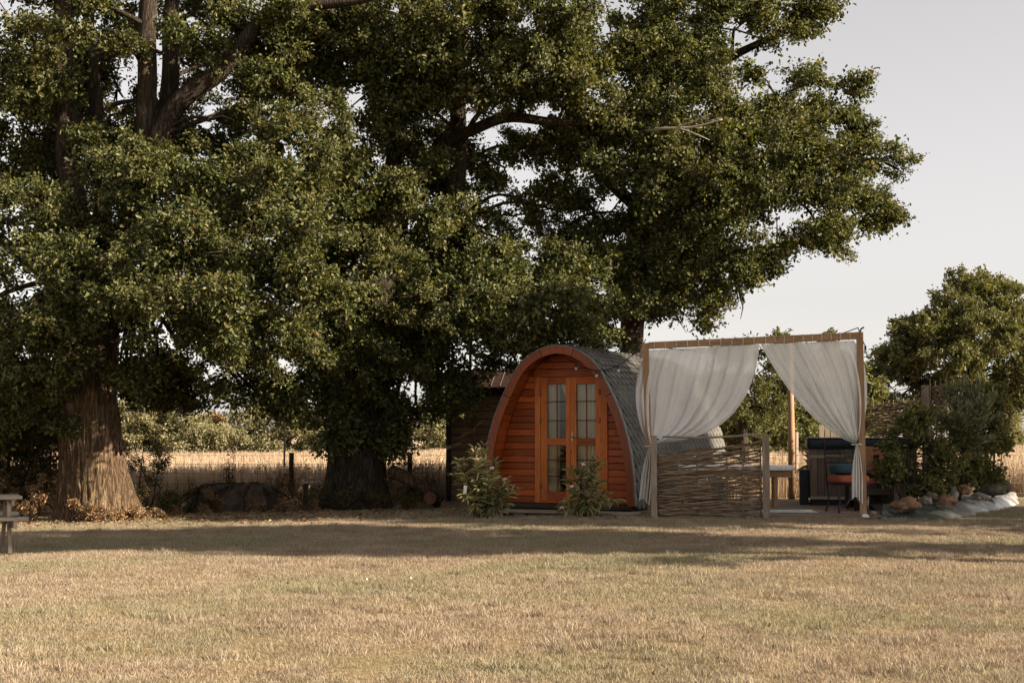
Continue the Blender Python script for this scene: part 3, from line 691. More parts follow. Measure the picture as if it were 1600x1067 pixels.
trunk_path = [P(985, 770, 28.2), P(985, 680, 28.2), P(986, 560, 28.2), P(988, 440, 28.1), P(1000, 320, 28), P(1010, 200, 27.9)]
obj('trunk', trunk_mesh('trunk', trunk_path, [0.4, 0.27, 0.22, 0.2, 0.19, 0.18], M['bark_dark'], 64, 50, flare=0.4, flare_h=0.5, ridge=0.025, ph=4.1), t)
heads = []
for rows, r0, r1 in (([(1005, 260, 27.9), (1020, 120, 27.6), (1030, -20, 27), (1040, -250, 26.6)], 0.2, 0.1),
                     ([(990, 420, 28.1), (1060, 300, 27.2), (1150, 255, 26.5), (1270, 250, 26.2), (1390, 250, 26.2)], 0.15, 0.03),
                     ([(1000, 330, 28), (920, 250, 27), (860, 180, 26.3)], 0.15, 0.06),
                     ([(985, 500, 28.2), (935, 420, 27.4), (890, 380, 26.8), (850, 390, 26.3)], 0.14, 0.05),
                     ([(988, 460, 28.1), (1080, 420, 27), (1180, 390, 26.3), (1300, 370, 25.8)], 0.13, 0.03),
                     ([(1008, 220, 27.9), (1100, 120, 26.8), (1200, 60, 26.2), (1270, 20, 26.2)], 0.14, 0.04),
                     ([(1000, 300, 28), (1010, 268, 26.2), (1075, 262, 25), (1130, 250, 24.4)], 0.1, 0.05)):
    mb = MB(); pth = limb_mb(mb, [P(*r) for r in rows], r0, r1, 12, 0.06, 7)
    mb.build('limb', M['bark_dark'], t); heads += [tuple(q) for q in pth[5::5]]
mb = MB()
limb_mb(mb, [P(985, 210, 24.6), P(1030, 202, 23.9), P(1080, 200, 23.6), P(1128, 188, 23.4)], 0.035, 0.012, 6, 0.05)
limb_mb(mb, [P(1050, 202, 23.8), P(1085, 190, 23.4), P(1110, 178, 23.3)], 0.018, 0.006, 5, 0.04)
limb_mb(mb, [P(1060, 201, 23.7), P(1090, 212, 23.4), P(1108, 220, 23.4)], 0.016, 0.005, 5, 0.04)
o = mb.build('dead_branch', M['bark_pale'], t); o['label'] = 'bare pale dead branch sticking out of the crown'
mb = MB(); branches_to(mb, right_masses + right_top, heads); mb.build('branches', M['bark_dark'], t, 'stuff')
crown(t, right_masses, 31)
p, s_ = mass_clumps(right_top, 13, (0.9, 1.4)); scatter('crown', 'scatter_oak', OAK, p, rot_rand(len(p)), s_, t)

# trees standing to the right of the lawn, outside the picture: their long shade falls across the grass and the pod
def simple_tree(label, x, y, trunk_h, masses, dens, src, key, tr=0.2, rs=(1.0, 1.6), group=None, bark='bark_dark', name='tree', cut=-0.17):
    t = thing(name, label, 'tree', (0, 0, 0), 0, group)
    z = g(x, y)
    pth = [(x, y, z - 0.1), (x + 0.05, y, z + trunk_h * 0.3), (x - 0.05, y + 0.05, z + trunk_h * 0.7), (x, y, z + trunk_h)]
    obj('trunk', trunk_mesh('trunk', pth, [tr, tr * 0.8, tr * 0.7, tr * 0.4], M[bark], 20, 20, 0.4, 0.4, 4, 0.01, x), t)
    mb = MB(); hd = [(x, y, z + trunk_h * f) for f in (0.45, 0.6, 0.75, 0.9)]
    branches_to(mb, masses, hd); mb.build('branches', M[bark], t, 'stuff')
    p, s_ = mass_clumps(masses, dens, rs, 0.35, cut=cut); scatter('crown', key, src, p, rot_rand(len(p)), s_, t)
    return t
def crown_at(x, y, z0, z1, rad, n):
    out = []
    for i in range(n):
        f = random.random(); zz = z0 + (z1 - z0) * f; rr = rad * math.sqrt(max(0.05, 1 - (2 * f - 1) ** 2 * 0.9)); a = random.uniform(0, 6.28); q = rr * math.sqrt(random.random()) * 0.8
        out.append(((x + q * math.cos(a), y + q * math.sin(a), zz), random.uniform(0.28, 0.42) * rad))
    return out
for (x, y, z0, z1, rad, cut_, low, lab) in ((9.8, 12.6, 5.8, 9.0, 2.1, -0.26, 4, 'tall tree right of the lawn, nearest the camera of the shading row'),
                                            (13.6, 12.9, 5.8, 9.2, 2.2, -0.26, 5, 'tall tree right of the lawn, second of the shading row'),
                                            (17.0, 15.3, 4.6, 9.4, 2.5, 0.12, 0, 'tall tree right of the pergola, shading the curtains'),
                                            (13.8, 17.6, 5.0, 9.6, 2.3, -0.4, 0, 'tall tree right of the deck, shading the pod'),
                                            (18.0, 19.2, 4.2, 9.8, 2.8, -0.4, 0, 'tall tree right of the planted bed, shading it')):
    cm = crown_at(x, y, z0, z1, rad, 24) + [((x + random.uniform(-0.7, 0.7), y + random.uniform(-0.7, 0.7), random.uniform(2.6, 5.6)), random.uniform(0.35, 0.6)) for _ in range(low)]
    simple_tree(lab, x, y, z1 - 1, cm, 26, OAK, 'scatter_oak', 0.15, (0.8, 1.35), 'trees right of the lawn', cut=cut_)

# far trees and hedges
def far_tree(label, rows, base, dens, src, key, tr, rs, group, bark='bark_dark', name='tree'):
    m = px_masses(rows); bx, by = base
    x, y, _ = P(bx, 700, by)
    top = max(c[2] for c, r in m)
    return simple_tree(label, x, y, top - g(x, y), m, dens, src, key, tr, rs, group, bark, name)
far_tree('broad oak standing in the field at the right edge of the picture',
         [(1500, 485, 55, 1.4), (1550, 472, 56, 1.4), (1455, 505, 55, 1.2), (1590, 510, 56, 1.5), (1530, 530, 54, 1.8), (1470, 550, 54, 1.6), (1420, 560, 55, 1.3), (1590, 570, 55, 1.6), (1400, 600, 55, 1.1),
          (1440, 605, 55, 1.1), (1540, 590, 55.5, 1.1), (1640, 520, 56, 1.8), (1650, 590, 56, 1.6), (1510, 450, 56, 0.8), (1560, 445, 56, 0.7), (1375, 585, 55, 0.8), (1400, 540, 55, 0.8), (1440, 520, 55, 1.0), (1480, 625, 55, 0.9), (1580, 620, 55, 0.8), (1370, 640, 54, 0.9), (1410, 650, 54, 1.0), (1460, 655, 54, 0.9)],
         (1515, 55.5), 20, FAR, 'scatter_far', 0.38, (0.9, 1.5), None)
far_tree('sunlit tree standing just behind the pod, seen between the two curtains',
         [(1180, 600, 31, 0.7), (1165, 560, 31, 0.7), (1200, 640, 31.5, 0.5), (1150, 620, 31, 0.6), (1140, 570, 32, 0.7), (1120, 610, 31, 0.7)], (1160, 31.5), 26, OAK, 'scatter_oak', 0.12, (0.7, 1.1), None)
far_tree('dark bushy tree beyond the deck, behind the rear pole',
         [(1210, 640, 46, 1.2), (1260, 625, 46, 1.3), (1300, 640, 46, 1.3), (1250, 590, 47, 1.2), (1255, 550, 47, 1.0), (1290, 590, 47, 1.2), (1230, 665, 45, 1.0), (1280, 665, 45, 1.0), (1320, 660, 46, 1.0), (1190, 670, 46, 1.0), (1340, 620, 47, 1.2), (1340, 665, 46, 1.0)], (1260, 46), 18, FAR, 'scatter_far', 0.25, (1.0, 1.5), None)
far_tree('dark green bush in the field behind the massage table',
         [(1150, 660, 40, 0.9), (1190, 655, 41, 0.8), (1120, 665, 40, 0.8), (1160, 685, 40, 0.6), (1200, 683, 40.5, 0.6), (1240, 684, 40.5, 0.6), (1265, 682, 41, 0.6)], (1160, 40.5), 22, FAR, 'scatter_far', 0.12, (0.8, 1.2), None)
far_tree('small yellowish tree at the right edge of the field', [(1590, 660, 70, 1.0), (1580, 685, 69, 0.9), (1610, 650, 70, 1.2), (1600, 680, 70, 1.0), (1565, 690, 69, 0.6)], (1592, 70), 18, HEDGE, 'scatter_hedge', 0.15, (1.0, 1.5), None)
hedge_rows = [
    ('pale green hedge bush beyond the field, right of the left oak trunk', [(225, 690, 62, 1.2), (245, 660, 62, 1.5), (210, 650, 63, 1.5), (265, 690, 62, 1.0), (190, 690, 62, 1.3)], (230, 62), HEDGE, 'scatter_hedge'),
    ('rounded olive hedge bush beyond the field, under the rusty tree', [(305, 685, 61, 1.1), (330, 690, 61, 1.0), (285, 690, 61, 1.0), (310, 668, 62, 0.9)], (308, 61), HEDGE, 'scatter_hedge'),
    ('rusty orange leaved tree beyond the field, tallest of that hedge', [(335, 670, 64, 0.8), (345, 655, 64, 0.6), (352, 680, 64, 0.7), (325, 685, 64, 0.6)], (340, 64), RUST, 'scatter_rust'),
    ('grey green hedge bush beyond the field, left of the fence post', [(380, 680, 62, 1.2), (400, 690, 62, 1.0), (365, 695, 61, 0.8), (395, 662, 63, 1.0)], (385, 62), HEDGE, 'scatter_hedge'),
    ('yellowish hedge bush beyond the field, behind the fence post', [(450, 685, 62, 1.2), (430, 692, 62, 0.9), (475, 680, 62, 1.2), (455, 660, 63, 1.0)], (452, 62), HEDGE, 'scatter_hedge'),
    ('shady hedge bush beyond the field, behind the middle oak trunk', [(515, 680, 63, 1.3), (550, 685, 63, 1.3), (590, 680, 63, 1.3), (530, 655, 64, 1.2)], (550, 63), HEDGE, 'scatter_hedge'),
    ('pale hedge bush beyond the field, left of the shed', [(640, 685, 62, 1.0), (665, 680, 62, 1.2), (690, 678, 62, 1.2), (675, 655, 63, 0.9)], (668, 62), HEDGE, 'scatter_hedge'),
    ('large hedge bush beyond the field, hidden behind shed and pod', [(740, 675, 63, 1.5), (800, 670, 63, 1.5), (860, 670, 63, 1.5), (920, 670, 63, 1.5), (980, 670, 63, 1.5)], (860, 63), HEDGE, 'scatter_hedge'),
    ('dense hedge bush beyond the field at the far left edge', [(30, 670, 62, 1.7), (90, 670, 62, 1.7), (140, 670, 62, 1.6), (-30, 660, 62, 1.8)], (70, 62), HEDGE, 'scatter_hedge')]
for lab, rows, base, src, key in hedge_rows:
    far_tree(lab, rows, base, 15, src, key, 0.12, (1.1, 1.7), 'hedge beyond the field', name='hedge_bush')

# bushes under the oaks
def bush(label, rows, src, key, dens=40, rs=(0.5, 0.9), group=None, name='bush', stems=6):
    m = px_masses(rows); t = thing(name, label, 'bush', (0, 0, 0), 0, group)
    cx = sum(c[0] for c, r in m) / len(m); cyy = sum(c[1] for c, r in m) / len(m); z = g(cx, cyy)
    mb = MB()
    for i in range(stems):
        c, r = m[i % len(m)]; mb.tube([(cx + random.uniform(-.2, .2), cyy + random.uniform(-.1, .1), z - 0.05), ((cx + c[0]) / 2 + random.uniform(-.1, .1), cyy, (z + c[2]) / 2), (c[0] + random.uniform(-r, r) * .4, c[1], c[2] + r * 0.5)], [0.015, 0.011, 0.005], 5)
    mb.build('stems', M['bark_dark'], t, 'stuff')
    p, s_ = mass_clumps(m, dens * (0.42 if key == 'scatter_shrub' else 0.75), rs, 0.3, cut=-0.3); p[:, 2] = np.maximum(p[:, 2], G(p[:, 0], p[:, 1]) + 0.05)
    scatter('foliage', key, src, p, rot_rand(len(p), 0.7), s_, t); return t
bush('dark tangled bush filling the left edge behind the picnic table', [(20, 640, 24.2, 0.7), (60, 690, 24, 0.6), (10, 720, 24, 0.6), (70, 620, 24.5, 0.6), (85, 740, 24.0, 0.4), (35, 765, 23.8, 0.4), (-40, 700, 24, 0.8), (90, 560, 24.8, 0.6), (10, 560, 25, 0.8), (110, 660, 25, 0.5), (60, 560, 25, 0.7), (40, 600, 23.6, 0.5), (95, 700, 24.6, 0.4), (20, 680, 25, 0.7), (75, 650, 25.2, 0.7), (-30, 620, 25, 0.8), (60, 735, 25, 0.5)], BUSH, 'scatter_bush', 130)
bush('small dark bush at the right foot of the left oak', [(215, 700, 24.2, 0.35), (230, 735, 24.2, 0.35), (215, 765, 24, 0.3), (255, 770, 24.2, 0.3), (245, 715, 24.4, 0.2)], BUSH, 'scatter_bush', 90, (0.4, 0.7))
bush('low dark brambles between the left oak and the stump', [(285, 780, 24.6, 0.22), (310, 770, 24.8, 0.22), (265, 788, 24.3, 0.2), (330, 785, 24.4, 0.2)], BUSH, 'scatter_bush', 110, (0.35, 0.6))
bush('dark brambles at the foot of the middle oak', [(500, 785, 24.6, 0.25), (540, 785, 24.4, 0.25), (590, 785, 24.4, 0.25), (620, 770, 24.8, 0.3), (640, 790, 24.4, 0.2), (470, 785, 24.6, 0.2)], BUSH, 'scatter_bush', 110, (0.35, 0.6))
bush('rust brown dry bracken along the foot of the left oak', [(80, 785, 23.0, 0.32), (50, 775, 23.2, 0.3), (115, 795, 22.5, 0.2), (150, 803, 22.3, 0.14), (178, 806, 22.3, 0.12), (215, 806, 22.5, 0.12), (60, 800, 22.8, 0.2), (95, 770, 22.7, 0.2), (30, 795, 22.8, 0.2), (240, 806, 22.9, 0.1)], DRY, 'scatter_dry', 130, (0.4, 0.75), name='bracken')
bush('scattered dry ferns round the stump mound', [(270, 800, 24.0, 0.14), (330, 800, 24.0, 0.14), (400, 795, 24.2, 0.14), (440, 790, 24.2, 0.16), (455, 795, 24.2, 0.12), (490, 795, 24.4, 0.14), (320, 780, 24.4, 0.14)], DRY, 'scatter_dry', 170, (0.3, 0.55), name='bracken')

# ------------------------------------------------------------------ wooden pod
TH = R(25)
POD = Vector((0.711, 22.3, 0.0)); FLOOR = 0.345; TOP = 2.825
pod = thing('glamping_pod', 'arched orange wooden camping pod with shingled roof and glazed double doors', 'cabin', (POD.x, POD.y, 0), -TH)
prof_raw = [(0, 0), (0.24, 0.04), (0.47, 0.15), (0.69, 0.35), (0.895, 0.71), (1.055, 1.06), (1.17, 1.43), (1.25, 1.85), (1.295, 2.48)]
pr = smooth_path([(-prof_raw[1][0], 0, -prof_raw[1][1])] + [(x, 0, -z) for x, z in prof_raw], 16)[16:]
pr = [(p.x, TOP + p.z) for p in pr]                      # right half, ridge to floor
arc = np.concatenate([[0], np.cumsum([math.hypot(pr[i + 1][0] - pr[i][0], pr[i + 1][1] - pr[i][1]) for i in range(len(pr) - 1)])])
prx = np.array([p[0] for p in pr]); prz = np.array([p[1] for p in pr]); ARC = arc[-1]
def prof(s, off=0.0):
    """point on the arch at signed arc length s from the ridge (right positive), moved inwards by off"""
    a = min(abs(s), ARC); x = np.interp(a, arc, prx); z = np.interp(a, arc, prz)
    e = 0.02; x0, z0 = np.interp(max(a - e, 0), arc, prx), np.interp(max(a - e, 0), arc, prz); x1, z1 = np.interp(min(a + e, ARC), arc, prx), np.interp(min(a + e, ARC), arc, prz)
    tx, tz = x1 - x0, z1 - z0; l = math.hypot(tx, tz); nx, nz = -tz / l, tx / l     # outward normal
    if abs(s) < 1e-6: nx, nz = 0.0, 1.0
    x, z = x - nx * off, z - nz * off
    return (x if s >= 0 else -x, z, nx if s >= 0 else -nx, nz)
def half_width(z, off=0.0):
    """half width of the inside of the arch at height z"""
    ss = np.linspace(0, ARC, 160); pts = [prof(s, off) for s in ss]; zs = np.array([p[1] for p in pts]); xs = np.array([p[0] for p in pts])
    return float(np.interp(-z, -zs, xs))
LEN = 5.0
def shell(mb, off0, off1, y0, y1, s0, s1, n):
    """curved board following the arch"""
    ring = []
    for i in range(n + 1):
        s = s0 + (s1 - s0) * i / n; a = prof(s, off0); c = prof(s, off1)
        ring.append(((a[0], y0, a[1]), (a[0], y1, a[1]), (c[0], y1, c[1]), (c[0], y0, c[1])))
    b = len(mb.v)
    for r_ in ring: mb.v += list(r_)
    for i in range(n):
        for k in range(4):
            mb.f.append((b + i * 4 + k, b + i * 4 + (k + 1) % 4, b + (i + 1) * 4 + (k + 1) % 4, b + (i + 1) * 4 + k)); mb.sm.append(False)
    mb.f.append((b, b + 3, b + 2, b + 1)); mb.sm.append(False)
    e = b + n * 4; mb.f.append((e, e + 1, e + 2, e + 3)); mb.sm.append(False)
    return mb
roof = shell(MB(), 0.012, 0.045, 0.03, LEN, -ARC, ARC, 70).build('roof', M['charcoal'], pod)
# fascia of five curved boards with open joints
sj = 0.30; sm_ = 1.27; gap = 0.006
for s0, s1 in ((-ARC, -sm_ - gap), (-sm_ + gap, -sj - gap), (-sj + gap, sj - gap), (sj + gap, sm_ - gap), (sm_ + gap, ARC)):
    shell(MB(), 0.004, 0.125, -0.035, 0.025, s0, s1, 18).build('fascia_board', M['stain_red'], pod)
shell(MB(), -0.012, 0.003, -0.045, 0.05, -ARC, ARC, 70).build('edge_trim', M['lid_top'], pod)
# soffit boards
nb = 50
for i in range(nb):
    s0 = -ARC + 2 * ARC * i / nb; s1 = -ARC + 2 * ARC * (i + 1) / nb
    shell(MB(), 0.050, 0.068, 0.03, 0.44, s0 + 0.003, s1 - 0.003, 1).build('soffit_board', M['stain'], pod)
# shingles
def shingle_mesh():
    mb = MB(); w = 0.096; h = 0.18
    top = [(-w, 0, 0), (w, 0, 0), (w, -h * 0.62, 0), (w * 0.5, -h, 0), (-w * 0.5, -h, 0), (-w, -h * 0.62, 0)]
    th = 0.009
    b = 0; mb.v += [(x, y, th * (0.35 if y == 0 else 1)) for x, y, z in top] + [(x, y, -0.002) for x, y, z in top]
    mb.f.append(tuple(range(6))); mb.f.append(tuple(reversed(range(6, 12))))
    for k in range(6): mb.f.append((k, 6 + k, 6 + (k + 1) % 6, (k + 1) % 6))
    mb.sm += [False] * len(mb.f); return mb
shm = shingle_mesh(); sh_me = shm.mesh('shingle', M['shingle'])
rest = MB(); EXP = 0.11; rows_n = int(ARC / EXP); spots = []
for side in (1, -1):
    for r_ in range(rows_n):
        s = 0.05 + r_ * EXP; x, z, nx, nz = prof(side * s, -0.003)
        tdown = Vector((nz * side, 0, -nx * side)); 
        if tdown.z > 0: tdown = -tdown
        nrm_ = Vector((nx, 0, nz)); ydir = -tdown; xdir = ydir.cross(nrm_)
        tilt = Matrix.Rotation(R(-1.0), 3, xdir)
        for k_ in range(int(LEN / 0.2) + 1):
            yy = 0.11 + (k_ + 0.5 * (r_ % 2)) * 0.2 + random.uniform(-0.006, 0.006)
            if yy > LEN - 0.06: continue
            m = Matrix((xdir, ydir, nrm_)).transposed(); m = tilt @ m
            mw = Matrix.Translation((x + nx * 0.004, yy, z + nz * 0.004)) @ m.to_4x4()
            spots.append((side == 1 and s > 0.1, yy + 0.1 * s, mw))
spots.sort(key=lambda q: (not q[0], q[1]))
for i, (vis, _, mw) in enumerate(spots):
    if i < 300:
        o = obj('shingle', sh_me, pod); o.matrix_local = mw
    else:
        b = len(rest.v); rest.v += [tuple(mw @ Vector(p)) for p in shm.v]; rest.f += [tuple(b + i_ for i_ in f) for f in shm.f]; rest.sm += shm.sm
rest.build('shingles', M['shingle'], pod, 'stuff')
# gable wall
FY = 0.45
DL, DR = -0.573, 0.671; ZL0, ZL1 = 2.352, 2.438
ZF = FLOOR + 0.005; PH = 0.107; zz = ZF
backing = MB()
npl = int((TOP - 0.09 - ZF) / PH) + 1
for i in range(npl):
    z0 = ZF + i * PH; z1 = min(z0 + PH - 0.007, TOP - 0.085)
    if z1 - z0 < 0.02: continue
    h0, h1 = half_width(z0, 0.07), half_width(z1, 0.07)
    def plank(x0a, x1a, x0b, x1b):
        mb = MB(); c = 0.008
        mb.quadbox([(x0a, FY, z0), (x1a, FY, z0), (x1a, FY + 0.02, z0), (x0a, FY + 0.02, z0), (x0b, FY, z1 - c), (x1b, FY, z1 - c), (x1b, FY + 0.02, z1), (x0b, FY + 0.02, z1)])
        mb.build('wall_plank', M['stain'], pod)
    if z1 < ZL1:
        plank(-h0, DL, -h1, DL); plank(DR, h0, DR, h1)
    elif z0 < ZL1:
        plank(-h0, DL - 0.01, -h1, DL - 0.01); plank(DR + 0.01, h0, DR + 0.01, h1)
    else: plank(-h0, h0, -h1, h1)
    if z0 < ZL1 < z1:
        z0 = ZL1 + 0.004; plank(DL - 0.008, DR + 0.008, DL - 0.008, DR + 0.008)
# back and inner lining
bw = MB()
sss = np.linspace(-ARC, ARC, 40); ring = [prof(s, 0.05) for s in sss]
for yy, flip in ((LEN - 0.02, False),):
    b = len(bw.v); bw.v += [(p[0], yy, p[1]) for p in ring]; bw.f.append(tuple(range(b, b + 40))); bw.sm.append(False)
bw.build('back_wall', M['stain'], pod)
mb = MB()
for x0, x1 in ((-1.3, DL), (DR, 1.3)): 
    for z0 in np.arange(ZF, ZL1 - 0.1, 0.2):
        hw = half_width(z0 + 0.2, 0.06)
        a, b_ = max(x0, -hw), min(x1, hw); 
        if b_ > a: mb.box((a, FY + 0.024, z0), (b_, FY + 0.03, z0 + 0.2))
hw = half_width(2.7, 0.06); mb.box((-hw, FY + 0.024, ZL1 - 0.05), (hw, FY + 0.03, 2.7))
mb.build('wall_backing', M['dark_wood'], pod)
MB().box((-1.22, 0.02, FLOOR - 0.06), (1.22, LEN - 0.03, FLOOR - 0.002)).build('floor', M['dark_wood'], pod)
MB().box((-1.15, 0.12, 0.12), (1.15, LEN - 0.1, FLOOR - 0.063)).build('base_skirt', M['charcoal'], pod)
# door frame
fy0, fy1 = FY - 0.03, FY + 0.05
fr = MB().box((DL, fy0, ZF), (-0.48, fy1, ZL0)).build('door_frame', M['stain_z'], pod)
MB().box((0.55, fy0, ZF), (DR, fy1, ZL0)).build('door_frame', M['stain_z'], pod)
MB().box((DL - 0.02, fy0 - 0.008, ZL0 + 0.002), (DR + 0.02, fy1, ZL1)).build('lintel', M['stain'], pod)
MB().box((-0.478, fy0 + 0.004, ZF), (0.548, fy1, ZF + 0.025)).build('threshold', M['stain'], pod)
for (x0, x1, gx0, gx1, hinge, closed) in ((-0.476, 0.034, -0.361, -0.037, -1, False), (0.040, 0.546, 0.1425, 0.471, 1, True)):
    dz0, dz1 = ZF + 0.028, ZL0 - 0.004; y0, y1 = FY - 0.018, FY + 0.03
    door = MB().box((x0, y0, dz0), (gx0, y1, dz1)).build('door', M['stain_z'], pod)
    MB().box((gx1, y0, dz0), (x1, y1, dz1)).build('stile', M['stain_z'], door)
    zt, zm1, zm0, zb = 2.237, 1.374, 1.268, 0.527
    MB().box((gx0 + .001, y0 + 0.001, zt), (gx1 - .001, y1, dz1)).build('top_rail', M['stain'], door)
    MB().box((gx0 + .001, y0 + 0.001, zm0), (gx1 - .001, y1, zm1)).build('middle_rail', M['stain'], door)
    MB().box((gx0 + .001, y0 + 0.001, dz0), (gx1 - .001, y1, zb)).build('bottom_rail', M['stain'], door)
    gm = (gx0 + gx1) / 2
    for za, zb_, ms in ((zm1, zt, (1.957, 1.655)), (zb, zm0, (1.03, 0.771))):
        cuts = [za] + sorted(ms) + [zb_]
        for i in range(3):
            for xa, xb in ((gx0 + 0.003, gm - 0.006), (gm + 0.006, gx1 - 0.003)):
                MB().box((xa, FY + 0.004, cuts[i] + 0.006), (xb, FY + 0.008, cuts[i + 1] - 0.006)).build('pane', M['glass'], door)
        MB().box((gm - 0.008, FY - 0.008, za), (gm + 0.008, FY + 0.014, zb_)).build('glazing_bar', M['stain_red'], door)
        for z_ in ms: MB().box((gx0 - 0.012, FY - 0.020, z_ - 0.007), (gx1 + 0.012, FY - 0.009, z_ + 0.007)).build('glazing_bar', M['dark_wood'], door)
    hx = x0 - 0.002 if hinge < 0 else x1 + 0.002
    for z_ in (0.62, 1.66, 2.1): MB().tube([(hx, FY - 0.036, z_ - 0.04), (hx, FY - 0.036, z_ + 0.04)], 0.011, 8).build('hinge', M['brass'], door)
    if closed:
        mb = MB().box((x0 + 0.012, y0 - 0.008, 1.33), (x0 + 0.05, y0 - 0.001, 1.48)); mb.tube([(x0 + 0.03, y0 - 0.03, 1.39), (x0 + 0.13, y0 - 0.035, 1.385)], 0.009, 8); mb.tube([(x0 + 0.03, y0, 1.39), (x0 + 0.03, y0 - 0.035, 1.39)], 0.009, 8)
        mb.build('handle', M['brass'], door)
# net curtains behind the glass (things of their own)
def net(label, xa, xb, z0, z1, gath):
    def fn(u, v):
        x0, x1 = xa(v), xb(v); x = x0 + (x1 - x0) * u
        return (x, FY + 0.12 + 0.04 * math.sin(u * gath * 6.28 + v * 1.5) + 0.006 * math.sin(u * 71 + v * 4), z1 + (z0 - z1) * v)
    mb = MB().grid(fn, 60, 14); o = mb.build('net_curtain', M['net_curtain']); o.location = (POD.x, POD.y, 0); o.rotation_euler = (0, 0, -TH)
    tag(o, label, 'curtain', 'net curtains in the pod doors')
net('beige net curtain hanging straight behind the left half of the left pod door', lambda v: -0.42, lambda v: -0.20 - 0.02 * v, 0.42, 2.3, 5)
net('beige net curtain drawn aside in a slant behind the left pod door', lambda v: -0.21 + 0.20 * min(1, v * 2.0), lambda v: 0.05, 1.3, 2.3, 4)
net('beige net curtain covering the glass of the right pod door', lambda v: 0.09, lambda v: 0.53 - 0.08 * max(0, v - 0.6), 0.42, 2.3, 7)

# step boards in front of the pod
c25, s25 = math.cos(TH), math.sin(TH)
stp = thing('doorstep', 'low wooden step of two boards in front of the pod doors', 'step', (POD.x, POD.y, 0), -TH)
for i in range(3): MB().box((-1.15, -0.46 + i * 0.145, 0.232), (1.38, -0.46 + i * 0.145 + 0.139, 0.262)).build('step_board', M['grey_wood_x'], stp)
MB().box((-1.12, -0.43, 0.12), (1.35, -0.40, 0.230)).build('riser', M['dark_wood'], stp)

# shed behind the pod
sh = thing('shed', 'weathered plank shed with a dark corner post, left of the pod', 'shed')
S0 = P(698, 700, 27.2); S1 = P(885, 700, 27.0)
def shed_pt(u, z, w=0.0):
    d = Vector((S1.x - S0.x, S1.y - S0.y, 0)).normalized(); n = Vector((d.y, -d.x, 0))
    q = Vector((S0.x, S0.y, 0)) + d * u + n * w; return Vector((q.x, q.y, z))
ztop = P(700, 612, 27.4).z
i = 0; z0 = 0.12
while z0 < ztop - 0.1:
    hh = 0.135
    for ua, ub in ((0.09, 0.52), (0.56, 2.2)):
        c = [shed_pt(ua, z0, 0.0), shed_pt(ub, z0, 0.0), shed_pt(ub, z0, -0.02), shed_pt(ua, z0, -0.02), shed_pt(ua, z0 + hh, -0.008), shed_pt(ub, z0 + hh, -0.008), shed_pt(ub, z0 + hh, -0.02), shed_pt(ua, z0 + hh, -0.02)]
        MB().quadbox(c).build('wall_plank', M['shed_wood'], sh)
    z0 += 0.147
MB().bar(shed_pt(0.04, 0.05), shed_pt(0.04, ztop), 0.1, 0.1).build('corner_post', M['dark_wood'], sh)
MB().bar(shed_pt(0.54, 0.05, 0.012), shed_pt(0.54, ztop - 0.1, 0.012), 0.035, 0.03).build('batten', M['shed_wood'], sh)
c = [shed_pt(0.0, 0.05, -0.03), shed_pt(2.2, 0.05, -0.03), shed_pt(2.2, 0.05, -2.2), shed_pt(0.0, 0.05, -2.2), shed_pt(0.0, ztop, -0.03), shed_pt(2.2, ztop, -0.03), shed_pt(2.2, ztop + 0.1, -2.2), shed_pt(0.0, ztop + 0.1, -2.2)]
MB().quadbox(c).build('inner_wall', M['dark_wood'], sh)
MB().bar(shed_pt(0.0, ztop + 0.02, 0.03), shed_pt(2.2, ztop + 0.02, 0.03), 0.025, 0.16).build('eaves_board', M['dark_wood'], sh)
tile_mb = MB()
def tile_fn(u, v):
    a = PI * u; return (0.085 * math.cos(a), v * 0.34, 0.05 * math.sin(a) - v * 0.0)
tile_mb.grid(tile_fn, 6, 1)
tm = tile_mb.mesh('roof_tile', M['terracotta'])
dS = (S1 - S0); ang = math.atan2(dS.y, dS.x)
for r_ in range(4):
    for k_ in range(13):
        o = obj('roof_tile', tm, sh); q = shed_pt(0.05 + k_ * 0.175, ztop + 0.03 + r_ * 0.095, 0.14 - r_ * 0.3)
        o.location = q; o.rotation_euler = (R(18), 0, ang)

# ------------------------------------------------------------------ pergola, deck, curtains
A = Vector((2.06, 21.15, 0)); B = Vector((5.06, 20.6, 0))
DECK = 0.265
fd = Vector((B.x - A.x, B.y - A.y, 0)).normalized(); bd = Vector((-fd.y, fd.x, 0)); FANG = math.atan2(fd.y, fd.x)
zA = P(1008, 536, 21.15).z; zB = P(1338, 519, 20.6).z
per = thing('pergola_frame', 'pine frame of two posts and a crossbeam carrying the white curtains', 'pergola')
lean = fd * -0.06
MB().bar((A.x, A.y, 0.1), (A.x + lean.x * 1.2, A.y + lean.y, zA), 0.09, 0.09, up=(fd.x, fd.y, 0)).build('post', M['pine_z'], per)
MB().bar((B.x, B.y, 0.1), (B.x + lean.x * 0.2, B.y, zB), 0.095, 0.095, up=(fd.x, fd.y, 0)).build('post', M['pine_z'], per)
TA = Vector((A.x + lean.x * 1.2, A.y + lean.y, zA - 0.04)); TB = Vector((B.x + lean.x * 0.2, B.y, zB - 0.05))
o = MB().bar((0, 0, 0), ((TB - TA).length - 0.1, 0, 0), 0.085, 0.10).build('crossbeam', M['pine_x'], per)
dirb = (TB - TA).normalized()
o.location = TA + dirb * 0.05; o.rotation_euler = (0, -math.asin(dirb.z), math.atan2(dirb.y, dirb.x))
# hooks on post tops
MB().tube([TB + Vector((0.0, -0.01, 0.05)), TB + Vector((0.02, -0.02, 0.10)), TB + Vector((0.06, -0.03, 0.12))], 0.012, 6).build('hook', M['iron'], per)

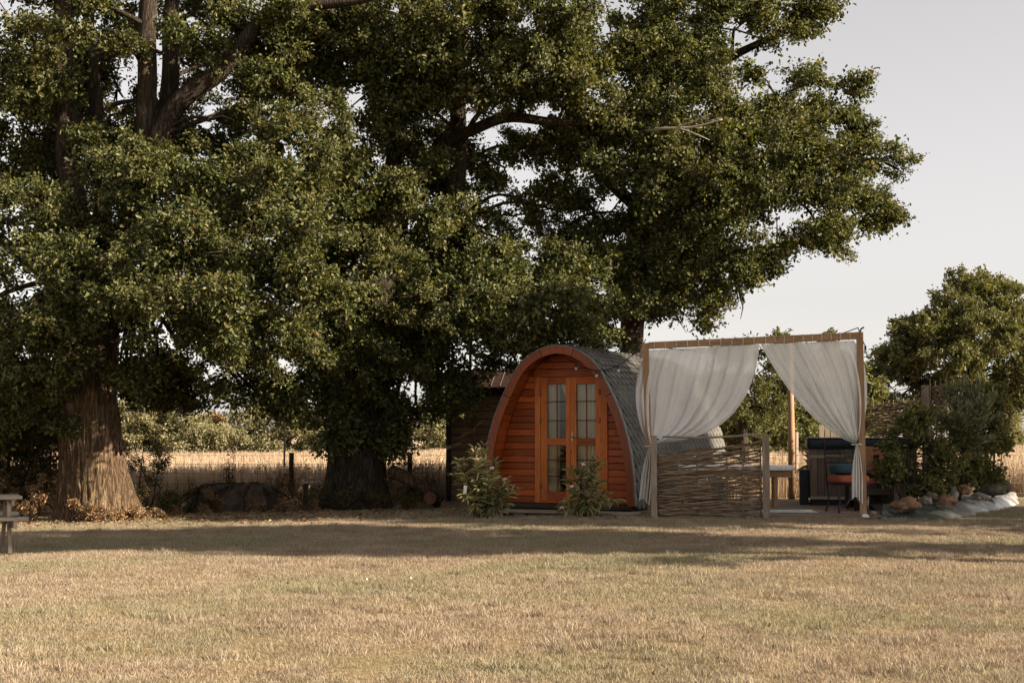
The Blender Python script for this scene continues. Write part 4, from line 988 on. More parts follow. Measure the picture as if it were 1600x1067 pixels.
rp = P(1237, 777, 26.0); rt = P(1237, 540, 26.0)
o = MB().tube([(rp.x, rp.y, 0.1), (rp.x + 0.01, rp.y, 1.5), (rp.x, rp.y, rt.z)], [0.062, 0.06, 0.055], 14).build('pole', M['pine_z'])
tag(o, 'round pine pole standing at the back of the deck between the curtains', 'pole')

deck = thing('deck', 'low timber deck under the pergola, in front of the hot tub', 'deck', (A.x, A.y, 0), FANG)
nbd = 0; y = 0.06; Lw = (B - A).length
while y < 5.3:
    MB().box((-0.35 if y > 0.5 else 0.6, y, DECK - 0.03), (Lw + 0.02 + (1.85 if y > 1.0 else 0.25), y + 0.139, DECK)).build('deck_board', M['deck_wood'], deck); y += 0.145
MB().box((0.6, 0.03, 0.08), (Lw + 0.2, 0.057, DECK - 0.004)).build('fascia', M['deck_wood'], deck)
MB().box((0.62, 0.2, 0.05), (Lw, 5.2, DECK - 0.035)).build('joists', M['dark_wood'], deck)

# curtains
def bez(p, t):
    p = [np.array(q, float) for q in p]
    while len(p) > 1: p = [p[i] * (1 - t) + p[i + 1] * t for i in range(len(p) - 1)]
    return p[0]
def curtain(label, top0, top1, inner, outer, tie, tail, depth, side, nfold):
    """top0 = corner over the post, top1 = free corner; inner / outer: pixel control points of the two edges from top to tie"""
    root = thing('curtain', label, 'curtain', (0, 0, 0), 0, 'white voile curtains on the pergola')
    mb = MB(); nu, nv = 160, 70
    def fn(u, v):
        t = v
        ei = bez([top1] + inner + [tie], t); eo = bez([top0] + outer + [tie], t)
        # several gathers run from the header to the tie: bunching towards the outer side lower down
        w = u ** (1 - 0.25 * t)
        mid = ei * w + eo * (1 - w)
        swag = 1.0 - 0.0 * t
        x, y = mid
        d = depth(x)
        # narrow bundle at the tie
        if t > 0.82: 
            k_ = (t - 0.82) / 0.18; x += (w - 0.5) * side * 6 * k_
        amp = 0.016 + 0.075 * min(1, t * 2.2) * (1 - 0.6 * t) * (0.55 + 0.45 * math.sin(u * 11 + 1))
        f = amp * (math.sin(u * nfold * 6.28 + 0.7 * math.sin(u * 9)) + 0.45 * math.sin(u * nfold * 2.3 * 6.28 + 1.0 + 3 * t))
        f += 0.03 * math.sin(u * 5 + t * 3) + 0.012 * noise.noise(Vector((u * 38, t * 5, side))) + 0.006 * noise.noise(Vector((u * 70, t * 22, side)))
        p = P(x, y, d - 0.03 + f)
        return p
    mb.grid(fn, nu, nv); cl = mb.build('voile', M['voile'], root)
    # tail below the tie
    mb = MB()
    def ft(u, v):
        (x, y) = tie; x2, y2 = tail; w = 3.0 + 15.0 * math.sin(min(1, v * 1.5) * PI / 2) 
        px_ = x + (x2 - x) * v + (u - 0.5) * 2 * w * 0.5; py_ = y + (y2 - y) * v - 5 * v * math.sin(u * 5)
        return P(px_, py_, depth(x) - 0.05 + 0.035 * math.sin(u * 4 * 6.28 + v) * (0.3 + 0.7 * min(1, v * 2)))
    mb.grid(ft, 60, 24); mb.build('tail', M['voile'], root)
    (x, y) = tie; c = P(x, y, depth(x)); mb = MB()
    mb.tube([c + Vector((0.075 * math.cos(a), 0.085 * math.sin(a), 0.004 * math.sin(3 * a))) for a in np.linspace(0, 2 * PI, 18)], 0.009, 6); mb.build('tieback', M['voile'], root)
    nl = 10
    for i in range(nl):
        u = (i + 0.5) / nl; x = top0[0] + (top1[0] - top0[0]) * u; y = top0[1] + (top1[1] - top0[1]) * u; d = depth(x)
        c = P(x, y, d); zt = (TA + (TB - TA) * ((c.x - TA.x) / (TB.x - TA.x))).z
        q = [(c.x, c.y - 0.03, c.z + 0.01), (c.x, c.y - 0.052, zt - 0.05), (c.x, c.y - 0.052, zt + 0.054), (c.x, c.y + 0.052, zt + 0.054), (c.x, c.y + 0.052, zt - 0.056), (c.x, c.y + 0.03, c.z + 0.01)]
        MB().tube(q, 0.0045, 4).build('loop', M['voile'], root)
    return root
def dep(x):
    u = (x - 1016) / (1345 - 1016); return 21.15 + (20.6 - 21.15) * u + 0.0
curtain('white voile curtain swept back to the left post above the low wattle fence', (1013, 547), (1186, 538), [(1184, 600), (1150, 690), (1080, 682)], [(985, 590), (988, 640), (1004, 680)], (1015, 697), (1007, 784), dep, -1, 7)
curtain('white voile curtain tied back to the right post beside the hot tub', (1334, 532), (1188, 538), [(1222, 600), (1262, 660), (1318, 690)], [(1360, 565), (1360, 630), (1350, 670)], (1339, 694), (1340, 781), dep, 1, 7)

# wattle panel in front
wp = thing('wattle_fence', 'low woven wattle fence between two grey posts at the front of the deck', 'fence')
wa = P(1022, 740, 20.85); wb = P(1197, 740, 20.6)
wd = Vector((wb.x - wa.x, wb.y - wa.y, 0)); WL = wd.length; wd.normalize(); wn = Vector((wd.y, -wd.x, 0))
def wpt(u, z, off=0): return Vector((wa.x, wa.y, 0)) + wd * u + wn * off + Vector((0, 0, z))
zp = P(1022, 680, 20.85).z
MB().bar(wpt(0, 0.1), wpt(0, zp), 0.085, 0.085, up=tuple(wd)).build('post', M['grey_wood_z'], wp)
MB().bar(wpt(WL, 0.1), wpt(WL, P(1197, 679, 20.6).z), 0.11, 0.10, up=tuple(wd)).build('post', M['grey_wood_z'], wp)
stakes = [0.07, 0.62, 1.05, 1.28, WL - 0.08]
zbase = 0.215
def top_z(u): return 1.15 + 0.19 * (u / WL) ** 0.6 if u > 0.4 else 1.13 + 0.03 * u
for u in stakes:
    MB().tube([wpt(u, 0.12), wpt(u + 0.005, 0.7), wpt(u, top_z(u) + 0.03)], [0.014, 0.013, 0.010], 6).build('stake', M['withy'], wp)
nrow = 62
for i in range(nrow):
    f = i / (nrow - 1)
    za = zbase + 0.90 * f; zb = zbase + 1.11 * f
    ph = i % 2; r0 = random.uniform(0.008, 0.017)
    u0 = 0.035 + random.uniform(0, 0.06); u1 = WL - 0.045 - random.uniform(0, 0.05)
    split = random.random() < 0.35
    segs = [(u0, u1)] if not split else [(u0, random.uniform(0.6, 1.1)), (random.uniform(0.5, 0.9), u1)]
    for (a_, b_) in segs:
        jz = random.uniform(-0.02, 0.02); jz2 = random.uniform(-0.026, 0.026); pts = []; rad = []
        for k_ in range(17):
            u = a_ + (b_ - a_) * k_ / 16
            z = za + (zb - za) * (u / WL) + jz + (jz2 - jz) * k_ / 16 + 0.012 * math.sin(k_ * 0.9 + i * 2.1)
            cph = np.interp(u, stakes, [j * PI for j in range(len(stakes))])
            off = 0.022 * math.cos(cph + ph * PI) + random.uniform(-0.004, 0.004)
            pts.append(wpt(u, z, off)); rad.append(r0 * (1 - 0.35 * k_ / 16) if i % 3 else r0 * (0.65 + 0.35 * k_ / 16))
        MB().tube(pts, rad, 5).build('withy', M['withy'], wp)
MB().tube([wpt(0.13, zp - 0.02, 0.03), wpt(0.7, zp - 0.035, 0.03), wpt(1.2, zp - 0.01, 0.03), wpt(WL - 0.05, zp + 0.02, 0.03)], [0.013, 0.016, 0.018, 0.014], 7).build('top_rail', M['grey_wood_x'], wp)
MB().tube([wpt(0.04, zp - 0.06, 0.0), wpt(0.075, zp - 0.06, 0.0)], 0.012, 6).build('bolt', M['iron'], wp)

# massage table
mt = thing('massage_table', 'white padded massage table on wooden legs behind the low wattle fence', 'table', (3.6, 23.0, DECK), R(-6))
def rounded(mb, w, l, z0, z1, r=0.16, n=8):
    ring = []
    for cx, cyy, a0 in ((w / 2 - r, l / 2 - r, 0), (-w / 2 + r, l / 2 - r, 90), (-w / 2 + r, -l / 2 + r, 180), (w / 2 - r, -l / 2 + r, 270)):
        for k_ in range(n + 1): a = R(a0 + 90 * k_ / n); ring.append((cx + r * math.cos(a), cyy + r * math.sin(a)))
    m = len(ring); b = len(mb.v)
    for sc, z in ((0.985, z0), (1.0, z0 + 0.012), (1.0, z1 - 0.02), (0.97, z1)):
        mb.v += [(x * sc, y * sc, z) for x, y in ring]
    for j in range(3):
        for k_ in range(m): mb.f.append((b + j * m + k_, b + j * m + (k_ + 1) % m, b + (j + 1) * m + (k_ + 1) % m, b + (j + 1) * m + k_)); mb.sm.append(True)
    mb.f.append(tuple(b + 3 * m + k_ for k_ in range(m))); mb.f.append(tuple(b + k_ for k_ in reversed(range(m)))); mb.sm += [False, False]
    return mb
rounded(MB(), 1.86, 0.7, 0.60, 0.675).build('padded_top', M['white_paint'], mt)
MB().box((-0.86, -0.27, 0.49), (0.86, -0.245, 0.597)).build('apron', M['pine_x'], mt)
MB().box((-0.86, 0.245, 0.49), (0.86, 0.27, 0.597)).build('apron', M['pine_x'], mt)
for x in (-0.8, 0.62):
    for y in (-0.225, 0.225): MB().box((x - 0.03, y - 0.022, 0), (x + 0.03, y + 0.022, 0.595)).build('leg', M['pine_z'], mt)
    MB().box((x - 0.02, -0.2, 0.44), (x + 0.02, 0.2, 0.487)).build('crossbar', M['pine_x'], mt)
# rug
rg = MB(); 
rg.grid(lambda u, v: (4.0 + (u - .5) * 1.15 + 0.05 * v, 21.55 + v * 0.8 - u * 0.22, DECK + 0.006 + 0.004 * math.sin(u * 9) * math.sin(v * 7)), 16, 8)
rg.grid(lambda u, v: (4.0 + (u - .5) * 1.15 + 0.05 * v, 21.55 + v * 0.8 - u * 0.22, DECK + 0.0015), 2, 2)
o = rg.build('rug', M['rug']); tag(o, 'pale patterned rug lying on the deck under the massage table', 'rug')

# hot tub
HT = P(1338, 790, 23.4)
ht = thing('hot_tub', 'square hot tub with dark slatted sides and black insulating lid', 'hot tub', (HT.x + 0.30, HT.y + 0.95, DECK), FANG)
w = 0.85; nsl = 15
for fx_, fy_, rot in ((0, -w, 0), (w, 0, 90), (0, w, 180), (-w, 0, 270)):
    for k_ in range(nsl):
        a = -w + 2 * w * k_ / nsl + 0.004; b_ = a + 2 * w / nsl - 0.008
        mb = MB().box((a, -0.012, 0.1), (b_, 0.012, 0.93)); mt4 = Matrix.Translation((fx_, fy_, 0)) @ Matrix.Rotation(R(rot), 4, 'Z')
        mb.v = [tuple(mt4 @ Vector(p)) for p in mb.v]; mb.build('side_slat', M['tub_wood'], ht)
MB().box((-w + 0.02, -w + 0.02, 0.0), (w - 0.02, w - 0.02, 0.93)).build('shell', M['charcoal'], ht)
for z0 in (0.10, 0.78): MB().box((-w - 0.012, -w - 0.022, z0), (-w + 0.55, -w - 0.014, z0 + 0.05)).build('grey_strip', M['grey_wood_x'], ht)  # two grey strips across the left part of the tub front
lid = rounded(MB(), 2 * w + 0.1, 2 * w + 0.1, 0.932, 1.10, 0.08).build('lid', M['navy'], ht)
rounded(MB(), 2 * w + 0.09, 2 * w + 0.09, 1.102, 1.122, 0.08).build('lid_rim', M['lid_top'], ht)
MB().box((-w - 0.17, -w + 0.1, 0), (-w - 0.03, -w + 0.9, 0.58)).build('step_block', M['charcoal'], ht)
# tall boards behind the tub
bp = thing('board_screen', 'grey upright boards standing behind the hot tub', 'screen')
for i, xx in enumerate((1284, 1293, 1302, 1311)):
    q = P(xx, 700, 26.4); MB().box((q.x - 0.045, q.y - 0.012, 0.15), (q.x + 0.045, q.y + 0.012, P(xx, 664 + 2 * i, 26.4).z)).build('board', M['grey_wood_z'], bp)

# metal chair with cushions
CH = P(1334, 799, 21.45)
ch = thing('metal_chair', 'black wrought iron chair at the right post, with cushions on it', 'chair', (CH.x, CH.y, DECK), R(12))
cw = 0.24; sd = 0.4; sz = 0.42
for s in (-1, 1):
    MB().tube(smooth_path([(s * cw, 0.0, 0.0), (s * cw * 0.9, 0.03, 0.22), (s * cw, 0.02, sz)], 5), 0.014, 6).build('leg', M['iron'], ch)
    MB().tube(smooth_path([(s * cw, sd + 0.05, 0.0), (s * cw * 0.9, sd, 0.22), (s * cw, sd, sz)], 5), 0.014, 6).build('leg', M['iron'], ch)
    MB().tube(smooth_path([(s * cw, 0.02, sz), (s * cw * 0.95, 0.015, 0.2), (s * cw * 0.55, 0.01, 0.10), (0, 0.01, 0.30)], 6), 0.011, 5).build('scroll', M['iron'], ch)
    for y_ in (0.0, sd + 0.05): MB().lathe([(0.02, 0.0), (0.014, 0.03)], 8, (s * cw, y_, 0.0)).build('foot', M['iron'], ch)
mb = MB(); mb.tube([(-cw, 0, sz), (cw, 0, sz), (cw, sd, sz), (-cw, sd, sz), (-cw, 0, sz)], 0.011, 6)
for k_ in range(5): mb.tube([(-cw + 0.08 * (k_ + 1), 0, sz), (-cw + 0.08 * (k_ + 1), sd, sz)], 0.006, 5)
mb.build('seat_frame', M['iron'], ch)
bl = MB()
for x_ in (-cw, cw): bl.tube([(x_, sd, sz), (x_ * 1.03, sd + 0.04, 0.8), (x_ * 1.06, sd + 0.07, 1.04)], 0.012, 6); bl.lathe([(0.006, 0), (0.022, 0.016), (0.006, 0.04)], 8, (x_ * 1.06, sd + 0.07, 1.04))
bl.build('back_post', M['iron'], ch)
ba = MB()
for z_ in (0.93, 0.885, 0.82, 0.74): ba.tube([(-cw * 1.03, sd + 0.05, z_), (cw * 1.03, sd + 0.05, z_)], 0.010, 5)
ba.tube([(0, sd + 0.02, 0.56), (0, sd + 0.05, 0.93)], 0.010, 5)
ba.build('back_bars', M['iron'], ch)
def cushion(name, label, mat, loc, w, d, h, rz):
    mb = MB()
    def fn(u, v):
        a = u * 2 * PI; b_ = (v - 0.5) * PI; ca, sa = math.cos(a), math.sin(a); cb, sb = math.cos(b_), math.sin(b_)
        sg = lambda q, e: math.copysign(abs(q) ** e, q)
        e = 0.22 if mat == 'orange_fabric' else 0.5
        return (w / 2 * sg(ca, 0.35) * sg(cb, e), d / 2 * sg(sa, 0.35) * sg(cb, e), h / 2 + h / 2 * sg(sb, 0.6) * (1 - 0.25 * abs(ca * sa)))
    mb.grid(fn, 40, 14, True); o = mb.build(name, M[mat]); o.location = loc; o.rotation_euler = (0, 0, rz); return tag(o, label, 'cushion', 'cushions on the iron chair')
cpos = Vector((CH.x, CH.y, DECK)) + Matrix.Rotation(R(12), 3, 'Z') @ Vector((0.01, sd / 2, sz + 0.012))
cushion('cushion', 'flat orange tufted cushion on the iron chair seat, under the blue one', 'orange_fabric', cpos, 0.54, 0.46, 0.135, R(12))
cushion('cushion', 'plump slate blue cushion lying on top of the orange one', 'blue_fabric', cpos + Vector((0, 0, 0.13)), 0.50, 0.42, 0.17, R(9))

# wooden armchair right of the post
ac = thing('armchair', 'dark slatted garden armchair with a red seat cushion, right of the post', 'chair', tuple(P(1368, 797, 22.1).xy) + (DECK,), R(8))
for x in (-0.27, 0.27):
    MB().box((x - 0.025, -0.02, 0), (x + 0.025, 0.03, 0.62)).build('leg', M['dark_wood'], ac); MB().box((x - 0.025, 0.45, 0), (x + 0.025, 0.5, 0.72)).build('leg', M['dark_wood'], ac)
    MB().box((x - 0.04, -0.06, 0.622), (x + 0.04, 0.5, 0.648)).build('armrest', M['pine_x'], ac)
MB().box((-0.24, -0.01, 0.36), (0.24, 0.47, 0.41)).build('seat', M['dark_wood'], ac)
MB().box((-0.24, 0.455, 0.70), (0.24, 0.48, 0.76)).build('back_rail', M['pine_x'], ac)
MB().box((-0.24, 0.455, 0.56), (0.24, 0.48, 0.62)).build('back_rail', M['pine_x'], ac)
MB().box((-0.24, -0.012, 0.24), (0.24, 0.012, 0.35)).build('front_apron', M['dark_wood'], ac)
rounded(MB(), 0.46, 0.42, 0.0, 0.07, 0.05).build('seat_cushion', M['red_fabric'], ac).location = (0, 0.2, 0.412)
pn = thing('panel', 'tan wooden panel with a dark hole leaning behind the armchair', 'panel', tuple(P(1368, 720, 22.62).xy) + (DECK,), R(8))
mb = MB(); mb.box((-0.19, -0.01, 0.60), (-0.04, 0.01, 0.98)); mb.box((0.06, -0.01, 0.60), (0.24, 0.01, 0.95)); mb.box((-0.038, -0.01, 0.60), (0.058, 0.01, 0.74)); mb.box((-0.038, -0.01, 0.85), (0.058, 0.01, 0.97))
mb.build('board', M['terracotta'], pn); MB().box((-0.18, 0.014, 0.0), (0.22, 0.03, 0.9)).build('backing', M['dark_wood'], pn)

# pale box under the chair
o = MB().box((-0.05, -0.05, 0), (0.05, 0.05, 0.22)).build('crate', M['pale_strip']); o.location = tuple(P(1351, 775, 21.9).xy) + (DECK + 0.0,); tag(o, 'small cream box standing on the deck behind the right post', 'box')

# yucca beside the tub
yu = thing('yucca', 'spiky yucca with dry fan leaves at the left of the hot tub', 'plant', tuple(P(1283, 785, 25.0).xy) + (0.2,))
nl = 150; a = rng.uniform(0, 2 * PI, nl); e = rng.uniform(-0.55, 1.2, nl)
d = np.stack([np.cos(a) * np.cos(e), np.sin(a) * np.cos(e), np.sin(e)], 1); pos = np.array([0, 0, 0.62]) + d * 0.03 + np.column_stack([np.zeros((nl, 2)), rng.uniform(-0.2, 0.2, nl)])
v, q = leaf_arrays(pos, d, np.tile([0.1, 0.2, 1.0], (nl, 1)), rng.uniform(0.34, 0.5, nl), 0.028, 0.2, 0.35)
obj('leaves', np_mesh('leaves', v, q, [M['leaf_yucca']], {'rnd': np.repeat(rng.uniform(0, 1, nl), 6)}), yu, 'stuff')
MB().tube([(0, 0, -0.1), (0.02, 0, 0.3), (0, 0, 0.65)], [0.07, 0.06, 0.05], 8).build('stem', M['bark_dark'], yu)

# ------------------------------------------------------------------ rear wattle screens, right of the tub
def back_wattle(label, a, b, ztopf, rows, rr=0.012, nst=7, vert=False, density=1.0):
    t = thing('wattle_screen', label, 'fence'); a = Vector(a); b = Vector(b); L = (b - a).length; d = (b - a).normalized(); n = Vector((d.y, -d.x, 0))
    st = MB()
    us = [L * i / (nst - 1) for i in range(nst)]
    for i, u in enumerate(us):
        q = a + d * u; MB().tube([(q.x, q.y, 0.15), (q.x, q.y, ztopf(u / L) + random.uniform(0.02, 0.16))], [0.013, 0.009], 5).build('stake', M['withy'], t)
    for i in range(rows):
        f = (i + 0.5) / rows
        if random.random() > density: continue
        u0 = random.uniform(0, 0.25) * L; u1 = L * random.uniform(0.8, 1.0); pts = []
        zj = random.uniform(-0.015, 0.015)
        for k_ in range(13):
            u = u0 + (u1 - u0) * k_ / 12; z = 0.25 + (ztopf(u / L) - 0.28) * f + zj + 0.014 * math.sin(k_ * 1.1 + i * 2.3)
            cph = np.interp(u, us, [j * PI for j in range(nst)]); q = a + d * u + n * (0.02 * math.cos(cph + (i % 2) * PI)); pts.append((q.x, q.y, z))
        MB().tube(pts, [rr * random.uniform(0.6, 1.2)] * 13, 4).build('withy', M['withy'], t)
    return t
pa = P(1350, 700, 25.6); pb = P(1446, 700, 24.4)
back_wattle('tall openwork wattle screen behind the hot tub', (pa.x, pa.y, 0), (pb.x, pb.y, 0), lambda f: P(1350, 632, 25.6).z + (P(1446, 622, 24.4).z - P(1350, 632, 25.6).z) * f, 95, 0.0125, 7, density=0.95)
pc = P(1455, 700, 24.3); pd = P(1480, 700, 24.1)
back_wattle('narrow tight wattle screen right of the tall grey post', (pc.x, pc.y, 0), (pd.x, pd.y, 0), lambda f: P(1465, 602, 24.2).z, 70, 0.012, 4)
q = P(1447, 700, 24.2)
o = MB().bar((q.x, q.y, 0.1), (q.x, q.y, P(1447, 602, 24.2).z), 0.11, 0.09, up=(0, 1, 0)).build('post', M['grey_wood_z']); tag(o, 'tall grey squared post between the two wattle screens', 'post')
q = P(1398, 700, 22.9)
bx_ = thing('post', 'grey post with a sloped board cap at the right corner of the hot tub', 'post')
MB().bar((q.x, q.y, 0.1), (q.x, q.y, P(1398, 672, 22.9).z), 0.09, 0.09, up=(0, 1, 0)).build('shaft', M['grey_wood_z'], bx_)
MB().bar(P(1393, 668, 22.9), P(1405, 676, 22.8), 0.10, 0.07).build('cap', M['grey_wood_x'], bx_)

# ------------------------------------------------------------------ string lights
def string_light(label, pts, bulbs, sag=6):
    t = thing('string_light', label, 'string light', (0, 0, 0), 0, 'festoon bulbs strung round the pod and pergola')
    path = smooth_path([P(*p) for p in pts], 8)
    MB().tube(path, 0.0075, 5).build('cable', M['black'], t)
    for p in bulbs:
        c = min(path, key=lambda q: (q - P(*p)).length)
        s_ = MB().lathe([(0.012, -0.055), (0.017, -0.05), (0.017, 0.0), (0.008, 0.012)], 10); s_ = s_.build('socket', M['black'], t); s_.location = c
        MB().lathe([(0.004, -0.11), (0.018, -0.103), (0.025, -0.085), (0.022, -0.07), (0.013, -0.057)], 12).build('bulb', M['bulb'], s_)
    return t
string_light('festoon cable with bulbs sagging from the pod arch to the left pergola post', [(886, 560, 22.35), (900, 568, 22.2), (932, 579, 21.9), (966, 571, 21.6), (998, 545, 21.2), (1009, 530, 21.1)], [(900, 568, 22.2), (932, 579, 21.9), (966, 571, 21.6), (996, 547, 21.2)])
string_light('festoon cable with bulbs running under the pergola crossbeam', [(1012, 540, 21.3), (1070, 547, 21.5), (1130, 551, 21.6), (1187, 548, 21.6), (1240, 545, 21.3), (1290, 530, 21.0), (1341, 512, 20.55)], [(1134, 551, 21.6), (1187, 548, 21.6), (1240, 545, 21.3)])
string_light('short festoon end with one bulb hanging from the right pergola post', [(1341, 513, 20.55), (1346, 527, 20.6), (1352, 541, 20.7)], [(1352, 541, 20.7)])
string_light('festoon cable with small bulbs looped along the rear wattle screens', [(1375, 590, 24.6), (1388, 600, 24.5), (1400, 613, 24.3), (1412, 620, 24.3), (1430, 616, 24.1), (1446, 603, 24.05)], [(1388, 600, 24.5), (1402, 615, 24.3), (1414, 620, 24.3)])

# ------------------------------------------------------------------ flowering oleanders in front of the pod
def oleander(label, bx_, by_, d0, rows, nst, group, flowers, seed):
    r2 = np.random.default_rng(seed); base = P(bx_, by_, d0); base.z = g(base.x, base.y)
    t = thing('oleander', label, 'shrub', tuple(base), 0, group); mb = MB(); P_, D_, Nn, LL = [], [], [], []; tips = []
    for i in range(nst):
        x, y, dd, r_ = rows[i % len(rows)]; c = P(x, y, dd) - base; tip = c + Vector(unit(r2.normal(size=3)) * r_ * r2.uniform(0.4, 1.0))
        tip.z = max(0.15, tip.z)
        b0 = Vector((r2.normal(scale=0.06), r2.normal(scale=0.05), 0)); mid = b0.lerp(tip, 0.5) + Vector((0, 0, 0.10))
        pth = smooth_path([b0, mid, tip], 6); mb.tube(pth, [0.010 - 0.007 * k_ / (len(pth) - 1) for k_ in range(len(pth))], 5, cap=False); tips.append(tip)
        for k_ in range(17):
            f = 0.34 + 0.68 * k_ / 16; q = pth[min(int(f * (len(pth) - 1)), len(pth) - 1)]; dr = (pth[-1] - pth[-3]).normalized()
            for j in range(2):
                a = k_ * 2.1 + j * PI; lat = Vector((math.cos(a), math.sin(a), 0.15)); dv = (dr * 0.55 + lat * 0.75 + Vector(r2.normal(scale=0.2, size=3)) - Vector((0, 0, 0.25 + 0.3 * (1 - f)))).normalized()
                P_.append(q + Vector(r2.normal(scale=0.015, size=3))); D_.append(dv); Nn.append(Vector((0, 0, 1)) + lat * 0.4); LL.append(r2.uniform(0.11, 0.19))
    LL = np.array(LL); v, q = leaf_arrays(np.array(P_), np.array(D_), np.array(Nn), LL, LL * 0.16, 0.3, 0.45)
    obj('leaves', np_mesh('leaves', v, q, [M['leaf_oleander']], {'rnd': np.repeat(r2.uniform(0, 1, len(LL)), 6)}), t, 'stuff')
    mb.build('stems', M['bark_dark'], t, 'stuff')
    for i in range(flowers):
        c = tips[(i * 5) % len(tips)]; fm = MB()
        for k_ in range(5):
            a = k_ * 2 * PI / 5; dv = Vector((math.cos(a), math.sin(a) * 0.6, 0.5 + 0.5 * math.sin(a))).normalized()
            side = dv.cross(Vector((0, -1, 0.3))).normalized() * 0.016
            b = len(fm.v); fm.v += [tuple(c), tuple(c + dv * 0.02 + side), tuple(c + dv * 0.04), tuple(c + dv * 0.02 - side)]; fm.f.append((b, b + 1, b + 2, b + 3)); fm.sm.append(False)
        fm.build('flower', M['petal'], t)
    return t
oleander('tall olive green oleander left of the pod doors, against the shed', 755, 806, 21.4, [(735, 720, 21.3, 0.22), (760, 715, 21.5, 0.2), (780, 750, 21.3, 0.25), (725, 755, 21.3, 0.22), (800, 770, 21.2, 0.2), (755, 745, 21.1, 0.2), (745, 700, 21.5, 0.12), (735, 790, 21.2, 0.22), (785, 795, 21.1, 0.2)], 29, 'oleanders in front of the pod', 5, 3)
oleander('smaller dark oleander with pink flowers in front of the pod doors', 915, 808, 21.2, [(915, 735, 21.1, 0.2), (890, 755, 21.1, 0.22), (935, 760, 21.1, 0.22), (910, 770, 21.0, 0.25), (945, 785, 21.0, 0.2), (885, 790, 21.0, 0.18), (925, 720, 21.2, 0.12)], 21, 'oleanders in front of the pod', 6, 4)

# ------------------------------------------------------------------ planted bed at the right
def rock(label, px, py, d, sx, sy, sz, mat, rz, seed):
    bm = bmesh.new(); bmesh.ops.create_icosphere(bm, subdivisions=3, radius=1.0)
    for v_ in bm.verts:
        n_ = noise.noise(v_.co * 1.1 + Vector((seed * 3.1, seed, 0))); n2 = noise.noise(v_.co * 2.7 + Vector((seed, 0, seed * 2)))
        cell = noise.cell(v_.co * 1.6 + Vector((seed, seed, 0)))
        n3 = noise.noise(v_.co * 6.0 + Vector((seed, seed, 0))); k_ = 1 + 0.34 * n_ + 0.2 * n2 + 0.09 * n3 + 0.11 * cell
        v_.co = Vector((v_.co.x * k_ * sx, v_.co.y * k_ * sy, max(-0.6, v_.co.z * k_) * sz))
    me = bpy.data.meshes.new('rock'); bm.to_mesh(me); bm.free(); me.materials.append(M[mat])
    for p_ in me.polygons: p_.use_smooth = False
    o = obj('rock', me); q = P(px, py, d); o.location = q; o.rotation_euler = (0, random.uniform(-.15, .15), R(rz)); return tag(o, label, 'rock', 'rocks edging the planted bed')
rock('broad flat orange rock at the front of the bed, beside the deck', 1416, 789, 20.7, 0.23, 0.16, 0.10, 'rock_orange', 10, 1)
rock('round grey rock right of the broad orange rock', 1445, 783, 21.0, 0.10, 0.10, 0.075, 'rock_grey', 30, 2)
rock('mossy rock behind the round grey rock', 1456, 776, 21.4, 0.09, 0.08, 0.07, 'rock_olive', 0, 3)
rock('pointed orange rock in the middle of the bed edge', 1480, 783, 21.2, 0.14, 0.10, 0.09, 'rock_orange', -25, 4)
rock('upright pale grey rock behind the pointed orange rock', 1491, 774, 21.6, 0.06, 0.06, 0.12, 'rock_grey', 0, 5)
rock('brown rock among the stems of the olive', 1506, 766, 22.4, 0.13, 0.10, 0.11, 'rock_orange', 40, 6)
rock('pale rounded rock lying on the white sheet', 1531, 777, 22.2, 0.12, 0.09, 0.08, 'rock_grey', 15, 7)
rock('long olive boulder near the right end of the bed', 1550, 768, 23.2, 0.27, 0.14, 0.11, 'rock_olive', -35, 8)
rock('dark slab rock at the far right end of the bed', 1557, 756, 24.2, 0.24, 0.10, 0.10, 'rock_olive', -40, 9)
rock('little white stone on the grass at the foot of the right post', 1352, 806, 20.5, 0.05, 0.04, 0.03, 'white_paint', 0, 10)
rock('small pale stone left of the broad orange rock', 1364, 801, 20.7, 0.07, 0.05, 0.035, 'rock_grey', 0, 11)
# plastic sheet
mb = MB()
e0 = [(1378, 806, 20.5), (1420, 808, 20.3), (1470, 806, 20.4), (1520, 795, 21.2), (1560, 784, 22.6), (1592, 774, 24.6)]
e1 = [(1380, 792, 21.6), (1420, 787, 21.6), (1470, 780, 22.0), (1520, 771, 23.0), (1560, 765, 24.4), (1585, 764, 26)]
E0 = smooth_path([P(*p) for p in e0], 12); E1 = smooth_path([P(*p) for p in e1], 12)
def tf(u, v):
    i = min(int(u * (len(E0) - 1)), len(E0) - 2); f = u * (len(E0) - 1) - i
    p = E0[i].lerp(E0[i + 1], f).lerp(E1[i].lerp(E1[i + 1], f), v)
    z = g(p.x, p.y) + 0.012 + 0.13 * math.sin(min(1, v * 1.15) * PI * 0.5) + (0.05 * noise.noise(Vector((p.x * 5, p.y * 5, 1))) + 0.09 * abs(noise.noise(Vector((p.x * 4 + p.y * 2, p.y * 1.6, 4)))) + 0.02 * abs(noise.noise(Vector((p.x * 14, p.y * 11, 2))))) * (0.25 + v)
    return (p.x, p.y, z)
mb.grid(tf, 170, 30); o = mb.build('plastic_sheet', M['tarp']); tag(o, 'crumpled weed sheet spread under the rocks along the planted bed', 'sheet')
